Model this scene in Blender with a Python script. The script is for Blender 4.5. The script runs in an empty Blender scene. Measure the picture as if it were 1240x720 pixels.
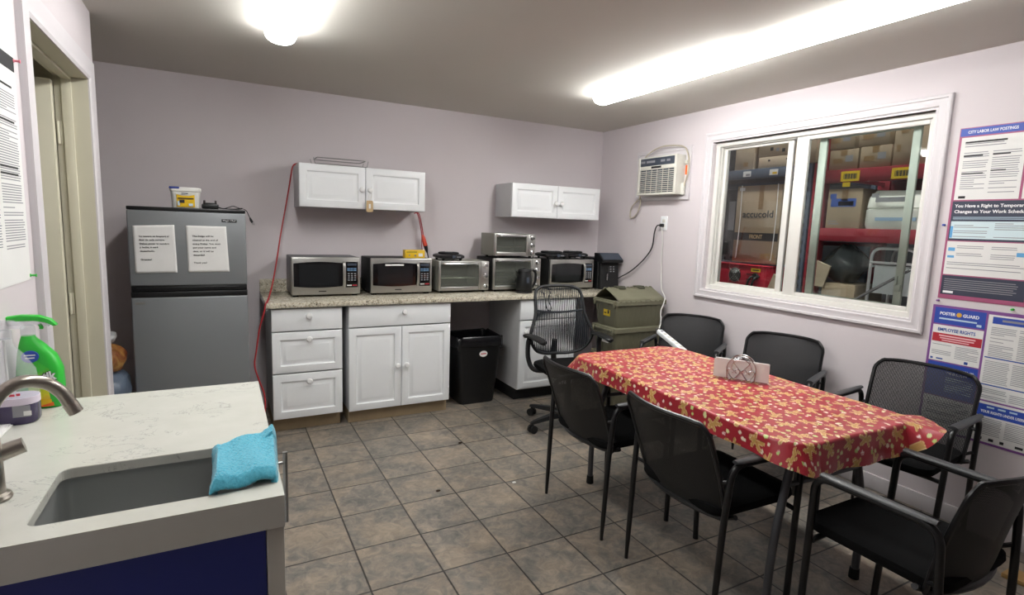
import bpy, bmesh, math, random
import numpy as np
from mathutils import Vector, Matrix
random.seed(7)
SC = bpy.context.scene
COL = SC.collection
PI = math.pi
R = math.radians

# ------------------------------------------------------------------ camera, world, exposure
CAM_YAW, CAM_PITCH, CAM_ROLL, CAM_F = 0.493360390, 0.130168036, 0.0355150229, 658.095887
CAM_Z = 1.46845
def make_camera():
    cd = bpy.data.cameras.new('camera'); co = bpy.data.objects.new('camera', cd); COL.objects.link(co)
    f = Vector((math.sin(CAM_YAW)*math.cos(CAM_PITCH), math.cos(CAM_YAW)*math.cos(CAM_PITCH), -math.sin(CAM_PITCH)))
    r = f.cross(Vector((0, 0, 1))).normalized(); u = r.cross(f)
    r2 = r*math.cos(CAM_ROLL) + u*math.sin(CAM_ROLL); u2 = -r*math.sin(CAM_ROLL) + u*math.cos(CAM_ROLL)
    m = Matrix((r2, u2, -f)).transposed().to_4x4(); m.translation = (0, 0, CAM_Z)
    co.matrix_world = m
    cd.sensor_width = 36; cd.lens = CAM_F/1240*36; cd.clip_start = 0.02; cd.clip_end = 60
    SC.camera = co
make_camera()
W = bpy.data.worlds.new('world'); SC.world = W; W.use_nodes = True
W.node_tree.nodes['Background'].inputs[0].default_value = (0.5, 0.52, 0.55, 1)
W.node_tree.nodes['Background'].inputs[1].default_value = 0.02
SC.view_settings.view_transform = 'Standard'
try: SC.view_settings.look = 'None'
except Exception: pass
SC.view_settings.gamma = 1; SC.view_settings.use_curve_mapping = False
SC.view_settings.exposure = 2.04
LAMP_FAR, LAMP_FAR_LEFT, LAMP_NEAR = 12.6, 7.8, 5.0     # brightness of the fluorescent diffusers: far right, far left and near pair, set unequal to even out wall brightness
ADDED_STORE_LAMP = 42.0       # emission strength of the unseen lamps added to light the store-room

# ------------------------------------------------------------------ materials
def lin(h):
    if not isinstance(h, str): return tuple(h)
    h = h.lstrip('#'); v = [int(h[i:i+2], 16)/255 for i in (0, 2, 4)]
    return tuple(x/12.92 if x <= .04045 else ((x+.055)/1.055)**2.4 for x in v)
MATS = {}
class NT:
    def __init__(s, name):
        s.m = bpy.data.materials.new(name); s.m.use_nodes = True; s.t = s.m.node_tree
        s.b = s.t.nodes['Principled BSDF']; s.out = s.t.nodes['Material Output']
    def n(s, t, **k):
        x = s.t.nodes.new(t)
        for a, v in k.items(): setattr(x, a, v)
        return x
    def l(s, a, b): s.t.links.new(a, b)
    def val(s, op, a, b=None, c=None):
        x = s.n('ShaderNodeMath', operation=op)
        for i, v in enumerate((a, b, c)):
            if v is None: continue
            if isinstance(v, (int, float)): x.inputs[i].default_value = v
            else: s.l(v, x.inputs[i])
        return x.outputs[0]
    def mix(s, f, a, b):
        x = s.n('ShaderNodeMix', data_type='RGBA')
        for i, v in ((0, f), (6, a), (7, b)):
            if isinstance(v, (int, float)): x.inputs[i].default_value = v
            elif isinstance(v, (tuple, str)): x.inputs[i].default_value = (*lin(v), 1)
            else: s.l(v, x.inputs[i])
        return x.outputs[2]
    def pos(s): return s.n('ShaderNodeTexCoord').outputs['Object']
    def noise(s, scale, detail=3, rough=.55, vec=None, out='Fac', dist=0):
        x = s.n('ShaderNodeTexNoise'); x.inputs['Scale'].default_value = scale; x.inputs['Detail'].default_value = detail
        x.inputs['Roughness'].default_value = rough; x.inputs['Distortion'].default_value = dist
        s.l(vec if vec is not None else s.pos(), x.inputs['Vector']); return x.outputs[out]
    def ramp(s, f, stops):
        x = s.n('ShaderNodeValToRGB'); e = x.color_ramp.elements
        while len(e) < len(stops): e.new(.5)
        for i, (p, c) in enumerate(stops): e[i].position = p; e[i].color = (*lin(c), 1)
        s.l(f, x.inputs[0]); return x.outputs[0]
    def bump(s, h, strength=.2, dist=.002):
        x = s.n('ShaderNodeBump'); x.inputs['Strength'].default_value = strength; x.inputs['Distance'].default_value = dist
        s.l(h, x.inputs['Height']); s.l(x.outputs[0], s.b.inputs['Normal'])
def pm(name, col, rough=.5, metal=0, var=.06, vs=9, bump=0, bs=200, spec=.5, coat=0, trans=0, emit=None, estr=0):
    """plain procedural material: colour modulated a little by noise, optional fine bump"""
    if name in MATS: return MATS[name]
    t = NT(name); c = lin(col)
    if var > 0:
        lo = tuple(max(0, x*(1-var)) for x in c); hi = tuple(min(1, x*(1+var)) for x in c)
        t.l(t.mix(t.noise(vs, 3), lo, hi), t.b.inputs['Base Color'])
    else: t.b.inputs['Base Color'].default_value = (*c, 1)
    t.b.inputs['Roughness'].default_value = rough; t.b.inputs['Metallic'].default_value = metal
    t.b.inputs['Specular IOR Level'].default_value = spec; t.b.inputs['Coat Weight'].default_value = coat
    if trans: t.b.inputs['Transmission Weight'].default_value = trans
    if bump: t.bump(t.noise(bs, 2), bump)
    if emit:
        t.b.inputs['Emission Color'].default_value = (*lin(emit), 1); t.b.inputs['Emission Strength'].default_value = estr
    MATS[name] = t.m; return t.m

def mat_floor():
    t = NT('floor_tile'); U = .3065
    p = t.n('ShaderNodeVectorMath', operation='SUBTRACT'); t.l(t.pos(), p.inputs[0]); p.inputs[1].default_value = (.490, 3.850, 0)
    q = t.n('ShaderNodeVectorMath', operation='SCALE'); t.l(p.outputs[0], q.inputs[0]); q.inputs['Scale'].default_value = 1/U
    fr = t.n('ShaderNodeVectorMath', operation='FRACTION'); t.l(q.outputs[0], fr.inputs[0])
    fl = t.n('ShaderNodeVectorMath', operation='FLOOR'); t.l(q.outputs[0], fl.inputs[0])
    s = t.n('ShaderNodeSeparateXYZ'); t.l(fr.outputs[0], s.inputs[0])
    def edge(o): return t.val('MINIMUM', o, t.val('SUBTRACT', 1, o))
    d = t.val('MINIMUM', edge(s.outputs[0]), edge(s.outputs[1]))
    d = t.val('ADD', d, t.val('MULTIPLY', t.val('SUBTRACT', t.noise(45, 3), .5), .012))
    g = t.n('ShaderNodeMapRange'); t.l(d, g.inputs[0]); g.inputs[1].default_value = .007; g.inputs[2].default_value = .017
    wn = t.n('ShaderNodeTexWhiteNoise', noise_dimensions='3D'); t.l(fl.outputs[0], wn.inputs['Vector'])
    off = t.n('ShaderNodeVectorMath', operation='MULTIPLY_ADD'); t.l(wn.outputs['Color'], off.inputs[0]); off.inputs[1].default_value = (7, 7, 7); t.l(t.pos(), off.inputs[2])
    n1 = t.noise(5.5, 6, .62, off.outputs[0], dist=.6); n2 = t.noise(17, 6, .7, off.outputs[0], dist=1.2)
    c = t.ramp(n1, [(.32, '#565654'), (.46, '#716c66'), (.56, '#8a7d6f'), (.70, '#9c8b78')])
    c2 = t.ramp(n2, [(.36, '#504d4a'), (.5, '#7a736a'), (.64, '#a39483')])
    c = t.mix(.42, c, c2)
    hs = t.n('ShaderNodeHueSaturation'); t.l(c, hs.inputs['Color']); t.l(t.val('ADD', t.val('MULTIPLY', wn.outputs['Value'], .16), .99), hs.inputs['Value'])
    t.l(t.mix(g.outputs[0], '#2c2926', hs.outputs[0]), t.b.inputs['Base Color'])
    t.b.inputs['Roughness'].default_value = .42
    t.bump(t.val('ADD', t.val('MULTIPLY', g.outputs[0], 1), t.val('MULTIPLY', n2, .25)), .35, .003)
    return t.m
def mat_granite():
    t = NT('speckled_granite')
    v = t.n('ShaderNodeTexVoronoi'); v.inputs['Scale'].default_value = 130; t.l(t.pos(), v.inputs['Vector'])
    s = t.n('ShaderNodeSeparateColor'); t.l(v.outputs['Color'], s.inputs[0])
    a = t.ramp(s.outputs[0], [(.0, '#332c26'), (.1, '#8a7f6c'), (.25, '#c9c2ae'), (.6, '#ded8c8'), (.93, '#a8977a')])
    n = t.ramp(t.noise(26, 4, .7), [(.36, '#6b665c'), (.5, '#cfc9b8'), (.7, '#e3dfd2')])
    t.l(t.mix(.4, a, n), t.b.inputs['Base Color']); t.b.inputs['Roughness'].default_value = .18
    return t.m
def mat_quartz():
    t = NT('veined_quartz')
    n = t.noise(7, 6, .65, dist=1.4); ab = t.val('ABSOLUTE', t.val('SUBTRACT', n, .5))
    msk = t.noise(4, 3); 
    v = t.n('ShaderNodeMapRange'); t.l(ab, v.inputs[0]); v.inputs[1].default_value = 0; v.inputs[2].default_value = .011
    vein = t.val('MULTIPLY', t.val('SUBTRACT', 1, v.outputs[0]), t.val('GREATER_THAN', msk, .54))
    base = t.mix(t.noise(14, 4), '#bdbdb4', '#cacac2')
    t.l(t.mix(t.val('MULTIPLY', vein, .55), base, '#7c7c7d'), t.b.inputs['Base Color']); t.b.inputs['Roughness'].default_value = .22
    return t.m
def mat_mesh(name, pitch=.004, hole=.5, col='#0d0d0f', axes=(0, 2)):
    """woven net: opaque threads with real gaps between them"""
    t = NT(name); t.b.inputs['Base Color'].default_value = (*lin(col), 1); t.b.inputs['Roughness'].default_value = .55
    s = t.n('ShaderNodeSeparateXYZ'); t.l(t.pos(), s.inputs[0])
    def gap(o): return t.val('LESS_THAN', t.val('FRACT', t.val('DIVIDE', o, pitch)), hole)
    h = t.val('MULTIPLY', gap(s.outputs[axes[0]]), gap(s.outputs[axes[1]]))
    t.l(t.val('SUBTRACT', 1, h), t.b.inputs['Alpha']); return t.m
def mat_glass(name='window_glass', tint='#fafcfb', base_refl=1.0):
    t = NT(name)
    tr = t.n('ShaderNodeBsdfTransparent'); tr.inputs[0].default_value = (*lin(tint), 1)
    gl = t.n('ShaderNodeBsdfGlossy'); gl.inputs['Roughness'].default_value = .02
    fr = t.n('ShaderNodeFresnel'); fr.inputs[0].default_value = 1.45
    mx = t.n('ShaderNodeMixShader'); t.l(fr.outputs[0], mx.inputs[0]); t.l(tr.outputs[0], mx.inputs[1]); t.l(gl.outputs[0], mx.inputs[2])
    t.l(mx.outputs[0], t.out.inputs[0]); return t.m
def mat_clear(name, tint, rough=.15, amount=.75):
    t = NT(name)
    tr = t.n('ShaderNodeBsdfTransparent'); tr.inputs[0].default_value = (*lin(tint), 1)
    t.b.inputs['Base Color'].default_value = (*lin(tint), 1); t.b.inputs['Roughness'].default_value = rough
    mx = t.n('ShaderNodeMixShader'); mx.inputs[0].default_value = 1-amount
    t.l(tr.outputs[0], mx.inputs[1]); t.l(t.b.outputs[0], mx.inputs[2]); t.l(mx.outputs[0], t.out.inputs[0]); return t.m
def mat_brushed(name, col, rough=.34, axis=0):
    t = NT(name); p = t.pos(); mp = t.n('ShaderNodeMapping'); sc = [220, 220, 220]; sc[axis] = 3; mp.inputs['Scale'].default_value = sc
    t.l(p, mp.inputs[0]); n = t.noise(1, 3, .6, mp.outputs[0]); c = lin(col)
    t.l(t.mix(n, tuple(x*.88 for x in c), tuple(min(1, x*1.12) for x in c)), t.b.inputs['Base Color'])
    t.b.inputs['Metallic'].default_value = .92; t.b.inputs['Roughness'].default_value = rough; return t.m
def mat_towel():
    t = NT('terry_cloth'); n = t.noise(150, 4, .7); n2 = t.noise(18, 3)
    t.l(t.mix(n2, t.mix(n, '#0f6f8c', '#5cc8e2'), t.mix(n, '#1f86a2', '#74d6ea')), t.b.inputs['Base Color'])
    t.b.inputs['Roughness'].default_value = .95; t.b.inputs['Sheen Weight'].default_value = .4; t.bump(n, .9, .004); return t.m
def mat_attr(name, rough=.35, coat=.2):
    t = NT(name); a = t.n('ShaderNodeAttribute', attribute_name='print'); t.l(a.outputs['Color'], t.b.inputs['Base Color'])
    t.b.inputs['Roughness'].default_value = rough; t.b.inputs['Coat Weight'].default_value = coat; t.b.inputs['Coat Roughness'].default_value = .3
    t.bump(t.noise(7, 3), .25, .01); return t.m
def mat_bag(name, a, b, c):
    t = NT(name); n = t.noise(16, 4, .6, dist=.8)
    t.l(t.ramp(n, [(.3, a), (.48, b), (.62, c), (.75, a)]), t.b.inputs['Base Color']); t.b.inputs['Roughness'].default_value = .3
    t.bump(t.noise(30, 3), .6, .01); return t.m

M = dict(
 wall=pm('lilac_wall_paint', '#cdc5c8', .72, var=.025, vs=3, bump=.05, bs=160),
 ceil=pm('ceiling_paint', '#cdc9c1', .85, var=.03, vs=2, bump=.05, bs=120),
 trim=pm('trim_paint', '#ccc7ca', .45, var=.02),
 cream=pm('cream_door_paint', '#cbc6b2', .5, var=.03),
 vinyl=pm('window_vinyl', '#cfcdc8', .4, var=.03, vs=14),
 vinyl_far=pm('outer_sash_vinyl', '#c4cdc2', .45, var=.04, vs=14),
 floor=mat_floor(), granite=mat_granite(), quartz=mat_quartz(),
 glass=mat_glass(), white=pm('white_cabinet', '#e6e8ea', .4, var=.015), knob=pm('white_knob', '#e6e6e6', .25, var=.01),
 carcass=pm('cabinet_side', '#c6c7c9', .5, var=.03), shade=pm('gray_cabinet_gap', '#8b8d98', .5),
 pine=pm('raw_pine', '#99866a', .7, var=.16, vs=14),
 steel=mat_brushed('brushed_steel', '#b4b3af', .33), steel2=mat_brushed('satin_steel', '#9b9b99', .38), fridge=pm('fridge_steel', '#84878a', .45, .35, var=.05, vs=2),
 chrome=pm('bright_metal', '#c9c9cb', .18, 1, var=.03), nickel=mat_brushed('brushed_nickel', '#a49d94', .3),
 sink=pm('sink_steel', '#9a9c9a', .38, .45, var=.04),
 black=pm('black_plastic', '#101113', .38, var=.1), blackgloss=pm('black_glass', '#07080a', .1, var=0, coat=.3),
 blackmat=pm('matte_black', '#141416', .7, var=.1), rubber=pm('black_rubber', '#0b0b0c', .8),
 ovenglass=mat_clear('oven_glass', '#c3c6be', .05, .88), cavity=pm('oven_cavity', '#8f8e84', .5, .2), micro=pm('microwave_window', '#1b1d1f', .16, var=.2, vs=60),
 chairframe=pm('chair_black_metal', '#121214', .34, var=.08), pad=pm('chair_arm_pad', '#3a3b3d', .4, var=.06),
 seat=pm('black_seat_fabric', '#0c0c0d', .95, var=.2, vs=300, bump=.3, bs=500, spec=.15),
 net=mat_mesh('chair_net', .0042, .24, '#0b0b0c'), netlight=mat_mesh('chair_net_open', .005, .40), netdense=mat_mesh('chair_net_dense', .004, .2, '#131417'),
 slat=pm('task_chair_slat', '#20252c', .5, var=.1), taskframe=pm('task_chair_plastic', '#15171a', .5),
 tote=pm('olive_tote', '#6e6c58', .55, var=.07, vs=6), toteedge=pm('olive_tote_hinge', '#4a4a3c', .6),
 grey=pm('gray_leg_metal', '#55565a', .42, .3), blue=pm('navy_panel', '#26327c', .45, var=.05), beige=pm('island_edge', '#b9b6ab', .5),
 paper=pm('white_paper', '#dddcda', .75, var=.04, vs=12), ink=pm('black_ink', '#2a2a2c', .8, var=0), inkgrey=pm('grey_ink', '#8b8b90', .8, var=0),
 inkwhite=pm('white_ink', '#e8e8ea', .7, var=0), yellow=pm('yellow_print', '#e6c51c', .5), red=pm('red_print', '#b02535', .5),
 pblue=pm('blue_print', '#2c4aa6', .45), pnavy=pm('navy_print', '#33384a', .45), ppink=pm('pink_print', '#a04f72', .45), plight=pm('pale_blue_print', '#b9cfe0', .5),
 inkred=pm('red_ink', '#c23346', .6, var=0), inkblue=pm('blue_ink', '#2c4f9c', .6, var=0), orange=pm('orange_tag', '#e5641d', .5),
 redcord=pm('red_cord', '#a3242a', .5), blackcord=pm('black_cord', '#16171a', .5), whitecord=pm('white_cord', '#d5d3cf', .5), beigecord=pm('beige_cord', '#b4aa98', .5),
 redrack=pm('red_rack_paint', '#8c2733', .45, var=.08), bluerack=pm('slate_rack_paint', '#4d5766', .5, var=.08),
 card=pm('cardboard', '#9d8a72', .8, var=.07, vs=4), card2=pm('pale_cardboard', '#ad9c86', .8, var=.07, vs=4), tape=pm('packing_tape', '#8f7350', .35),
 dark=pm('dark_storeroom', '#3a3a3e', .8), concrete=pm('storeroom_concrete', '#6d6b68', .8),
 wrap=pm('white_wrap', '#d8d8cf', .3, var=.05, vs=8, bump=.4, bs=16), film=mat_clear('clear_film', '#b4b8b8', .12, .55),
 offwhite=pm('ac_plastic', '#cfcdc4', .45, var=.02), acdark=pm('ac_panel', '#3c4450', .35), tagtan=pm('tan_tag', '#b99e76', .6),
 towel=mat_towel(), green=pm('green_plastic', '#2fb53a', .35), lime=pm('lime_label', '#9ccf2c', .4), clear=mat_clear('clear_plastic', '#f4f5f7', .08, .8),
 purple=pm('purple_soap', '#33284e', .15, coat=.3), foam=pm('soap_foam', '#cfc4d2', .8), lens=pm('lamp_lens', '#ffffff', .5, var=0, emit='#f9faf8', estr=LAMP_FAR), lens_left=pm('lamp_lens_left', '#ffffff', .5, var=0, emit='#f9faf8', estr=LAMP_FAR_LEFT), lens_dim=pm('lamp_lens_dim', '#ffffff', .5, var=0, emit='#f9faf8', estr=LAMP_NEAR),
 lampmetal=pm('lamp_white_metal', '#d8d8d6', .4), wood=pm('hidden_board', '#a88450', .6),
 ylabel=pm('yellow_label', '#e2b81c', .45), lidblue=pm('blue_lid', '#2a3c8a', .4), tub=pm('white_tub', '#dad9d4', .4), cloth=mat_attr('printed_vinyl'),
 plug=pm('orange_plug', '#d14a34', .45), brownpaper=pm('leaf_crumb', '#3c2d20', .9), heaterred=pm('red_machine', '#b32236', .4),
)

# ------------------------------------------------------------------ geometry helpers
ORG = {}
def V(*a): return Vector(a)
def sm(pts, n=8, closed=False):
    """Catmull-Rom through the points"""
    P = [Vector(p) for p in pts]; out = []; N = len(P)
    for i in range(N if closed else N-1):
        if closed: a, b, c, d = P[i-1], P[i], P[(i+1) % N], P[(i+2) % N]
        else: a, b, c, d = P[max(i-1, 0)], P[i], P[i+1], P[min(i+2, N-1)]
        for k in range(n):
            t = k/n; out.append(.5*((2*b)+(c-a)*t+(2*a-5*b+4*c-d)*t*t+(3*b-a-3*c+d)*t**3))
    if not closed: out.append(P[-1])
    return out
def fillet(pts, r, n=5):
    P = [Vector(p) for p in pts]; out = [P[0]]
    for i in range(1, len(P)-1):
        a, b, c = P[i-1], P[i], P[i+1]; rr = r[i] if isinstance(r, (list, tuple)) else r
        rr = min(rr, (a-b).length*.48, (c-b).length*.48)
        s = b+(a-b).normalized()*rr; e = b+(c-b).normalized()*rr
        for k in range(n+1):
            t = k/n; out.append((1-t)**2*s+2*t*(1-t)*b+t*t*e)
    out.append(P[-1]); return out
def rrect(w, d, r, n=4, cx=0, cy=0):
    o = []; r = min(r, w/2-1e-4, d/2-1e-4)
    for (sx, sy, a0) in ((1, 1, 0), (-1, 1, 90), (-1, -1, 180), (1, -1, 270)):
        for k in range(n+1):
            a = R(a0+90*k/n); o.append((cx+sx*(w/2-r)+r*math.cos(a), cy+sy*(d/2-r)+r*math.sin(a)))
    return o
class MB:
    def __init__(s, T=None): s.bm = bmesh.new(); s.T = T
    def _f(s, vs, rev=False):
        vs = [v for v in vs]
        try: s.bm.faces.new(vs[::-1] if rev else vs)
        except ValueError: pass
    def v(s, p):
        p = Vector(p); return s.bm.verts.new(s.T @ p if s.T else p)
    def box(s, x0, x1, y0, y1, z0, z1, b=0, seg=2):
        x0, x1 = sorted((x0, x1)); y0, y1 = sorted((y0, y1)); z0, z1 = sorted((z0, z1))
        vs = [s.v((x, y, z)) for x in (x0, x1) for y in (y0, y1) for z in (z0, z1)]
        fs = [s.bm.faces.new([vs[i] for i in q]) for q in ((0, 1, 3, 2), (4, 6, 7, 5), (0, 4, 5, 1), (2, 3, 7, 6), (0, 2, 6, 4), (1, 5, 7, 3))]
        if b:
            es = list({e for f in fs for e in f.edges})
            bmesh.ops.bevel(s.bm, geom=es, offset=min(b, .49*min(x1-x0, y1-y0, z1-z0)), segments=seg, affect='EDGES', profile=.5)
        return s
    def loft(s, rings, cap0=True, cap1=True, closed=True):
        rv = [[s.v(p) for p in r] for r in rings]
        for a, b in zip(rv, rv[1:]):
            n = len(a)
            for i in range(n if closed else n-1):
                j = (i+1) % n; s._f((a[i], a[j], b[j], b[i]))
        if cap0: s._f(rv[0], True)
        if cap1: s._f(rv[-1])
        return s
    def tube(s, pts, r=.005, n=8, closed=False, flat=1.0):
        P = [Vector(p) for p in pts]; N = len(P)
        rad = r if isinstance(r, (list, tuple)) else [r]*N
        if len(rad) != N: rad = [rad[0]+(rad[-1]-rad[0])*i/(N-1) for i in range(N)]
        up = None; rings = []
        for i in range(N):
            if closed: t = P[(i+1) % N]-P[i-1]
            else: t = P[min(i+1, N-1)]-P[max(i-1, 0)]
            if t.length < 1e-9: t = Vector((0, 0, 1))
            t.normalize()
            if up is None:
                up = Vector((0, 0, 1)) if abs(t.z) < .9 else Vector((1, 0, 0))
            up = (up-t*up.dot(t))
            if up.length < 1e-6: up = t.orthogonal()
            up.normalize(); sd = t.cross(up)
            rings.append([P[i]+(sd*math.cos(2*PI*k/n)+up*flat*math.sin(2*PI*k/n))*rad[i] for k in range(n)])
        if closed: rings.append(rings[0]); s.loft(rings, False, False)
        else: s.loft(rings)
        return s
    def cyl(s, p0, p1, r, r1=None, n=20): return s.tube([p0, p1], [r, r if r1 is None else r1], n)
    def lathe(s, prof, c=(0, 0, 0), axis='z', n=24):
        c = Vector(c); rings = []
        for (r, h) in prof:
            ring = []
            for k in range(n):
                a = 2*PI*k/n; x, y = r*math.cos(a), r*math.sin(a)
                ring.append(c+{'z': Vector((x, y, h)), 'y': Vector((x, h, -y)), '-y': Vector((x, -h, y)), 'x': Vector((h, x, y)), '-x': Vector((-h, -x, y))}[axis])
            rings.append(ring)
        return s.loft(rings)
    def prism(s, poly, d0, d1, plane='xy', b=0):
        def q(p, d): return {'xy': (p[0], p[1], d), 'xz': (p[0], d, p[1]), 'yz': (d, p[0], p[1])}[plane]
        if b:
            return s.loft([[q(p, d0) for p in inset(poly, b)], [q(p, d0+b*(1 if d1 > d0 else -1)) for p in poly], [q(p, d1-b*(1 if d1 > d0 else -1)) for p in poly], [q(p, d1) for p in inset(poly, b)]])
        return s.loft([[q(p, d0) for p in poly], [q(p, d1) for p in poly]])
    def grid(s, fn, nu, nv):
        vs = [[s.v(fn(i/nu, j/nv)) for j in range(nv+1)] for i in range(nu+1)]
        for i in range(nu):
            for j in range(nv): s._f((vs[i][j], vs[i+1][j], vs[i+1][j+1], vs[i][j+1]))
        return s
    def sphere(s, c, rx, ry=None, rz=None, n=14):
        ry = ry or rx; rz = rz or rx; c = Vector(c); rings = []
        for i in range(1, n):
            a = PI*i/n-PI/2; rings.append([c+Vector((rx*math.cos(a)*math.cos(2*PI*k/(n*2)), ry*math.cos(a)*math.sin(2*PI*k/(n*2)), rz*math.sin(a))) for k in range(n*2)])
        return s.loft(rings)
    def rect(s, o, r, u, w, h, t=.0006):
        """thin plate lying on a surface: o lower-left corner, r right, u up"""
        o = Vector(o); r = Vector(r); u = Vector(u); nrm = r.cross(u)
        a = [o, o+r*w, o+r*w+u*h, o+u*h]
        return s.loft([a, [p+nrm*t for p in a]])
    def build(s, name, mat, parent=None, loc=None, smooth=True, ang=32):
        off = Vector(ORG[parent.name]) if parent is not None else Vector(loc if loc is not None else (0, 0, 0))
        if off.length: bmesh.ops.translate(s.bm, verts=s.bm.verts, vec=-off)
        bmesh.ops.recalc_face_normals(s.bm, faces=s.bm.faces)
        me = bpy.data.meshes.new(name); s.bm.to_mesh(me); s.bm.free()
        if smooth:
            me.shade_smooth(); me.set_sharp_from_angle(angle=R(ang))
        me.materials.append(M[mat] if isinstance(mat, str) else mat)
        o = bpy.data.objects.new(name, me); COL.objects.link(o)
        if parent is not None: o.parent = parent
        else: o.location = off
        ORG[o.name] = tuple(off); return o
def inset(poly, d):
    n = len(poly); cx = sum(p[0] for p in poly)/n; cy = sum(p[1] for p in poly)/n
    w = max(p[0] for p in poly)-min(p[0] for p in poly); h = max(p[1] for p in poly)-min(p[1] for p in poly)
    return [(cx+(p[0]-cx)*(1-2*d/w), cy+(p[1]-cy)*(1-2*d/h)) for p in poly]
def tag(o, label=None, cat=None, group=None, kind=None):
    for k, v in (('label', label), ('category', cat), ('group', group), ('kind', kind)):
        if v: o[k] = v
    return o
def thing(name, loc, label=None, cat=None, group=None, kind=None):
    o = bpy.data.objects.new(name, None); COL.objects.link(o); o.location = loc; o.empty_display_size = .1
    ORG[o.name] = tuple(loc); return tag(o, label, cat, group, kind)
def copy_tree(o, parent=None):
    c = o.copy(); COL.objects.link(c); ORG[c.name] = ORG.get(o.name, (0, 0, 0))
    if parent is not None: c.parent = parent
    for ch in [x for x in o.children]: copy_tree(ch, c)
    return c
def text(s, size, loc, r, u, mat, parent, name='lettering', align='LEFT', width=None, thick=.0004, bold=0):
    cu = bpy.data.curves.new('t', 'FONT'); cu.body = s; cu.size = size; cu.align_x = align; cu.align_y = 'TOP_BASELINE'
    cu.extrude = thick; cu.offset = bold; cu.resolution_u = 3; cu.space_line = 1.0
    to = bpy.data.objects.new('t', cu); COL.objects.link(to)
    bpy.context.view_layer.update()
    me = bpy.data.meshes.new_from_object(to.evaluated_get(bpy.context.evaluated_depsgraph_get()))
    bpy.data.objects.remove(to); bpy.data.curves.remove(cu)
    r = Vector(r).normalized(); u = Vector(u).normalized(); n = r.cross(u)
    k = 1
    if width:
        xs = [v.co.x for v in me.vertices]
        if xs: k = width/(max(xs)-min(xs))
    m = Matrix((r*k, u, n)).transposed().to_4x4(); m.translation = Vector(loc)-Vector(ORG[parent.name])
    me.transform(m); me.name = name; me.materials.clear(); me.materials.append(M[mat] if isinstance(mat, str) else mat)
    o = bpy.data.objects.new(name, me); COL.objects.link(o); o.parent = parent; ORG[o.name] = ORG[parent.name]; return o
RB = ((1, 0, 0), (0, 0, 1))       # reading directions of a face looking towards -y (back wall)
RR = ((0, -1, 0), (0, 0, 1))      # ... towards -x (right wall)
RL = ((0, 1, 0), (0, 0, 1))       # ... towards +x (left wall)

XR, YB, XL, H = 3.37, 4.48, -.527, 2.42
# ------------------------------------------------------------------ structure
def struct(mb, name, mat, **k): return tag(mb.build(name, mat, **k), kind='structure')
struct(MB().box(-1.9, XR+.14, -2.6, YB+.1, -.1, 0), 'floor', 'floor', smooth=False)
struct(MB().box(-1.9, XR+.14, -2.6, YB+.1, H, H+.1), 'ceiling', 'ceil', smooth=False)
struct(MB().box(-1.9, XR+.14, YB, YB+.1, 0, H), 'wall_back', 'wall', smooth=False)
struct(MB().box(-1.9, XR+.14, -2.7, -2.6, 0, H), 'wall_front', 'wall', smooth=False)
WY0, WY1, WZ0, WZ1 = 1.585, 3.07, 1.035, 2.158          # window opening
struct(MB().box(XR, XR+.14, -2.6, WY0, 0, H).box(XR, XR+.14, WY1, YB, 0, H).box(XR, XR+.14, WY0, WY1, 0, WZ0).box(XR, XR+.14, WY0, WY1, WZ1, H), 'wall_right', 'wall', smooth=False)
DY0, DY1, DZ = 2.328, 3.245, 2.073                       # door opening
struct(MB().box(XL-.12, XL, -2.6, DY0, 0, H).box(XL-.12, XL, DY1, 3.43, 0, H).box(XL-.12, XL, DY0, DY1, DZ, H), 'wall_left', 'wall', smooth=False)
struct(MB().box(-1.9, XL-.12, 3.33, 3.43, 0, H).box(-1.9, -1.8, 2.1, 3.33, 0, H).box(-1.8, XL-.12, 2.1, 2.2, 0, H), 'wall_closet', 'cream', smooth=False)
struct(MB().box(-1.4, -1.3, 3.43, YB, 0, H), 'wall_alcove', 'wall', smooth=False)
struct(MB().box(1.56, 2.16, YB-.014, YB, 0, .09, .003).box(.15, .25, YB-.014, YB, 0, .09, .003), 'baseboard_back', 'trim')
struct(MB().box(XR-.014, XR, -2.6, YB-.03, 0, .09, .003), 'baseboard_right', 'trim')

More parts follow.
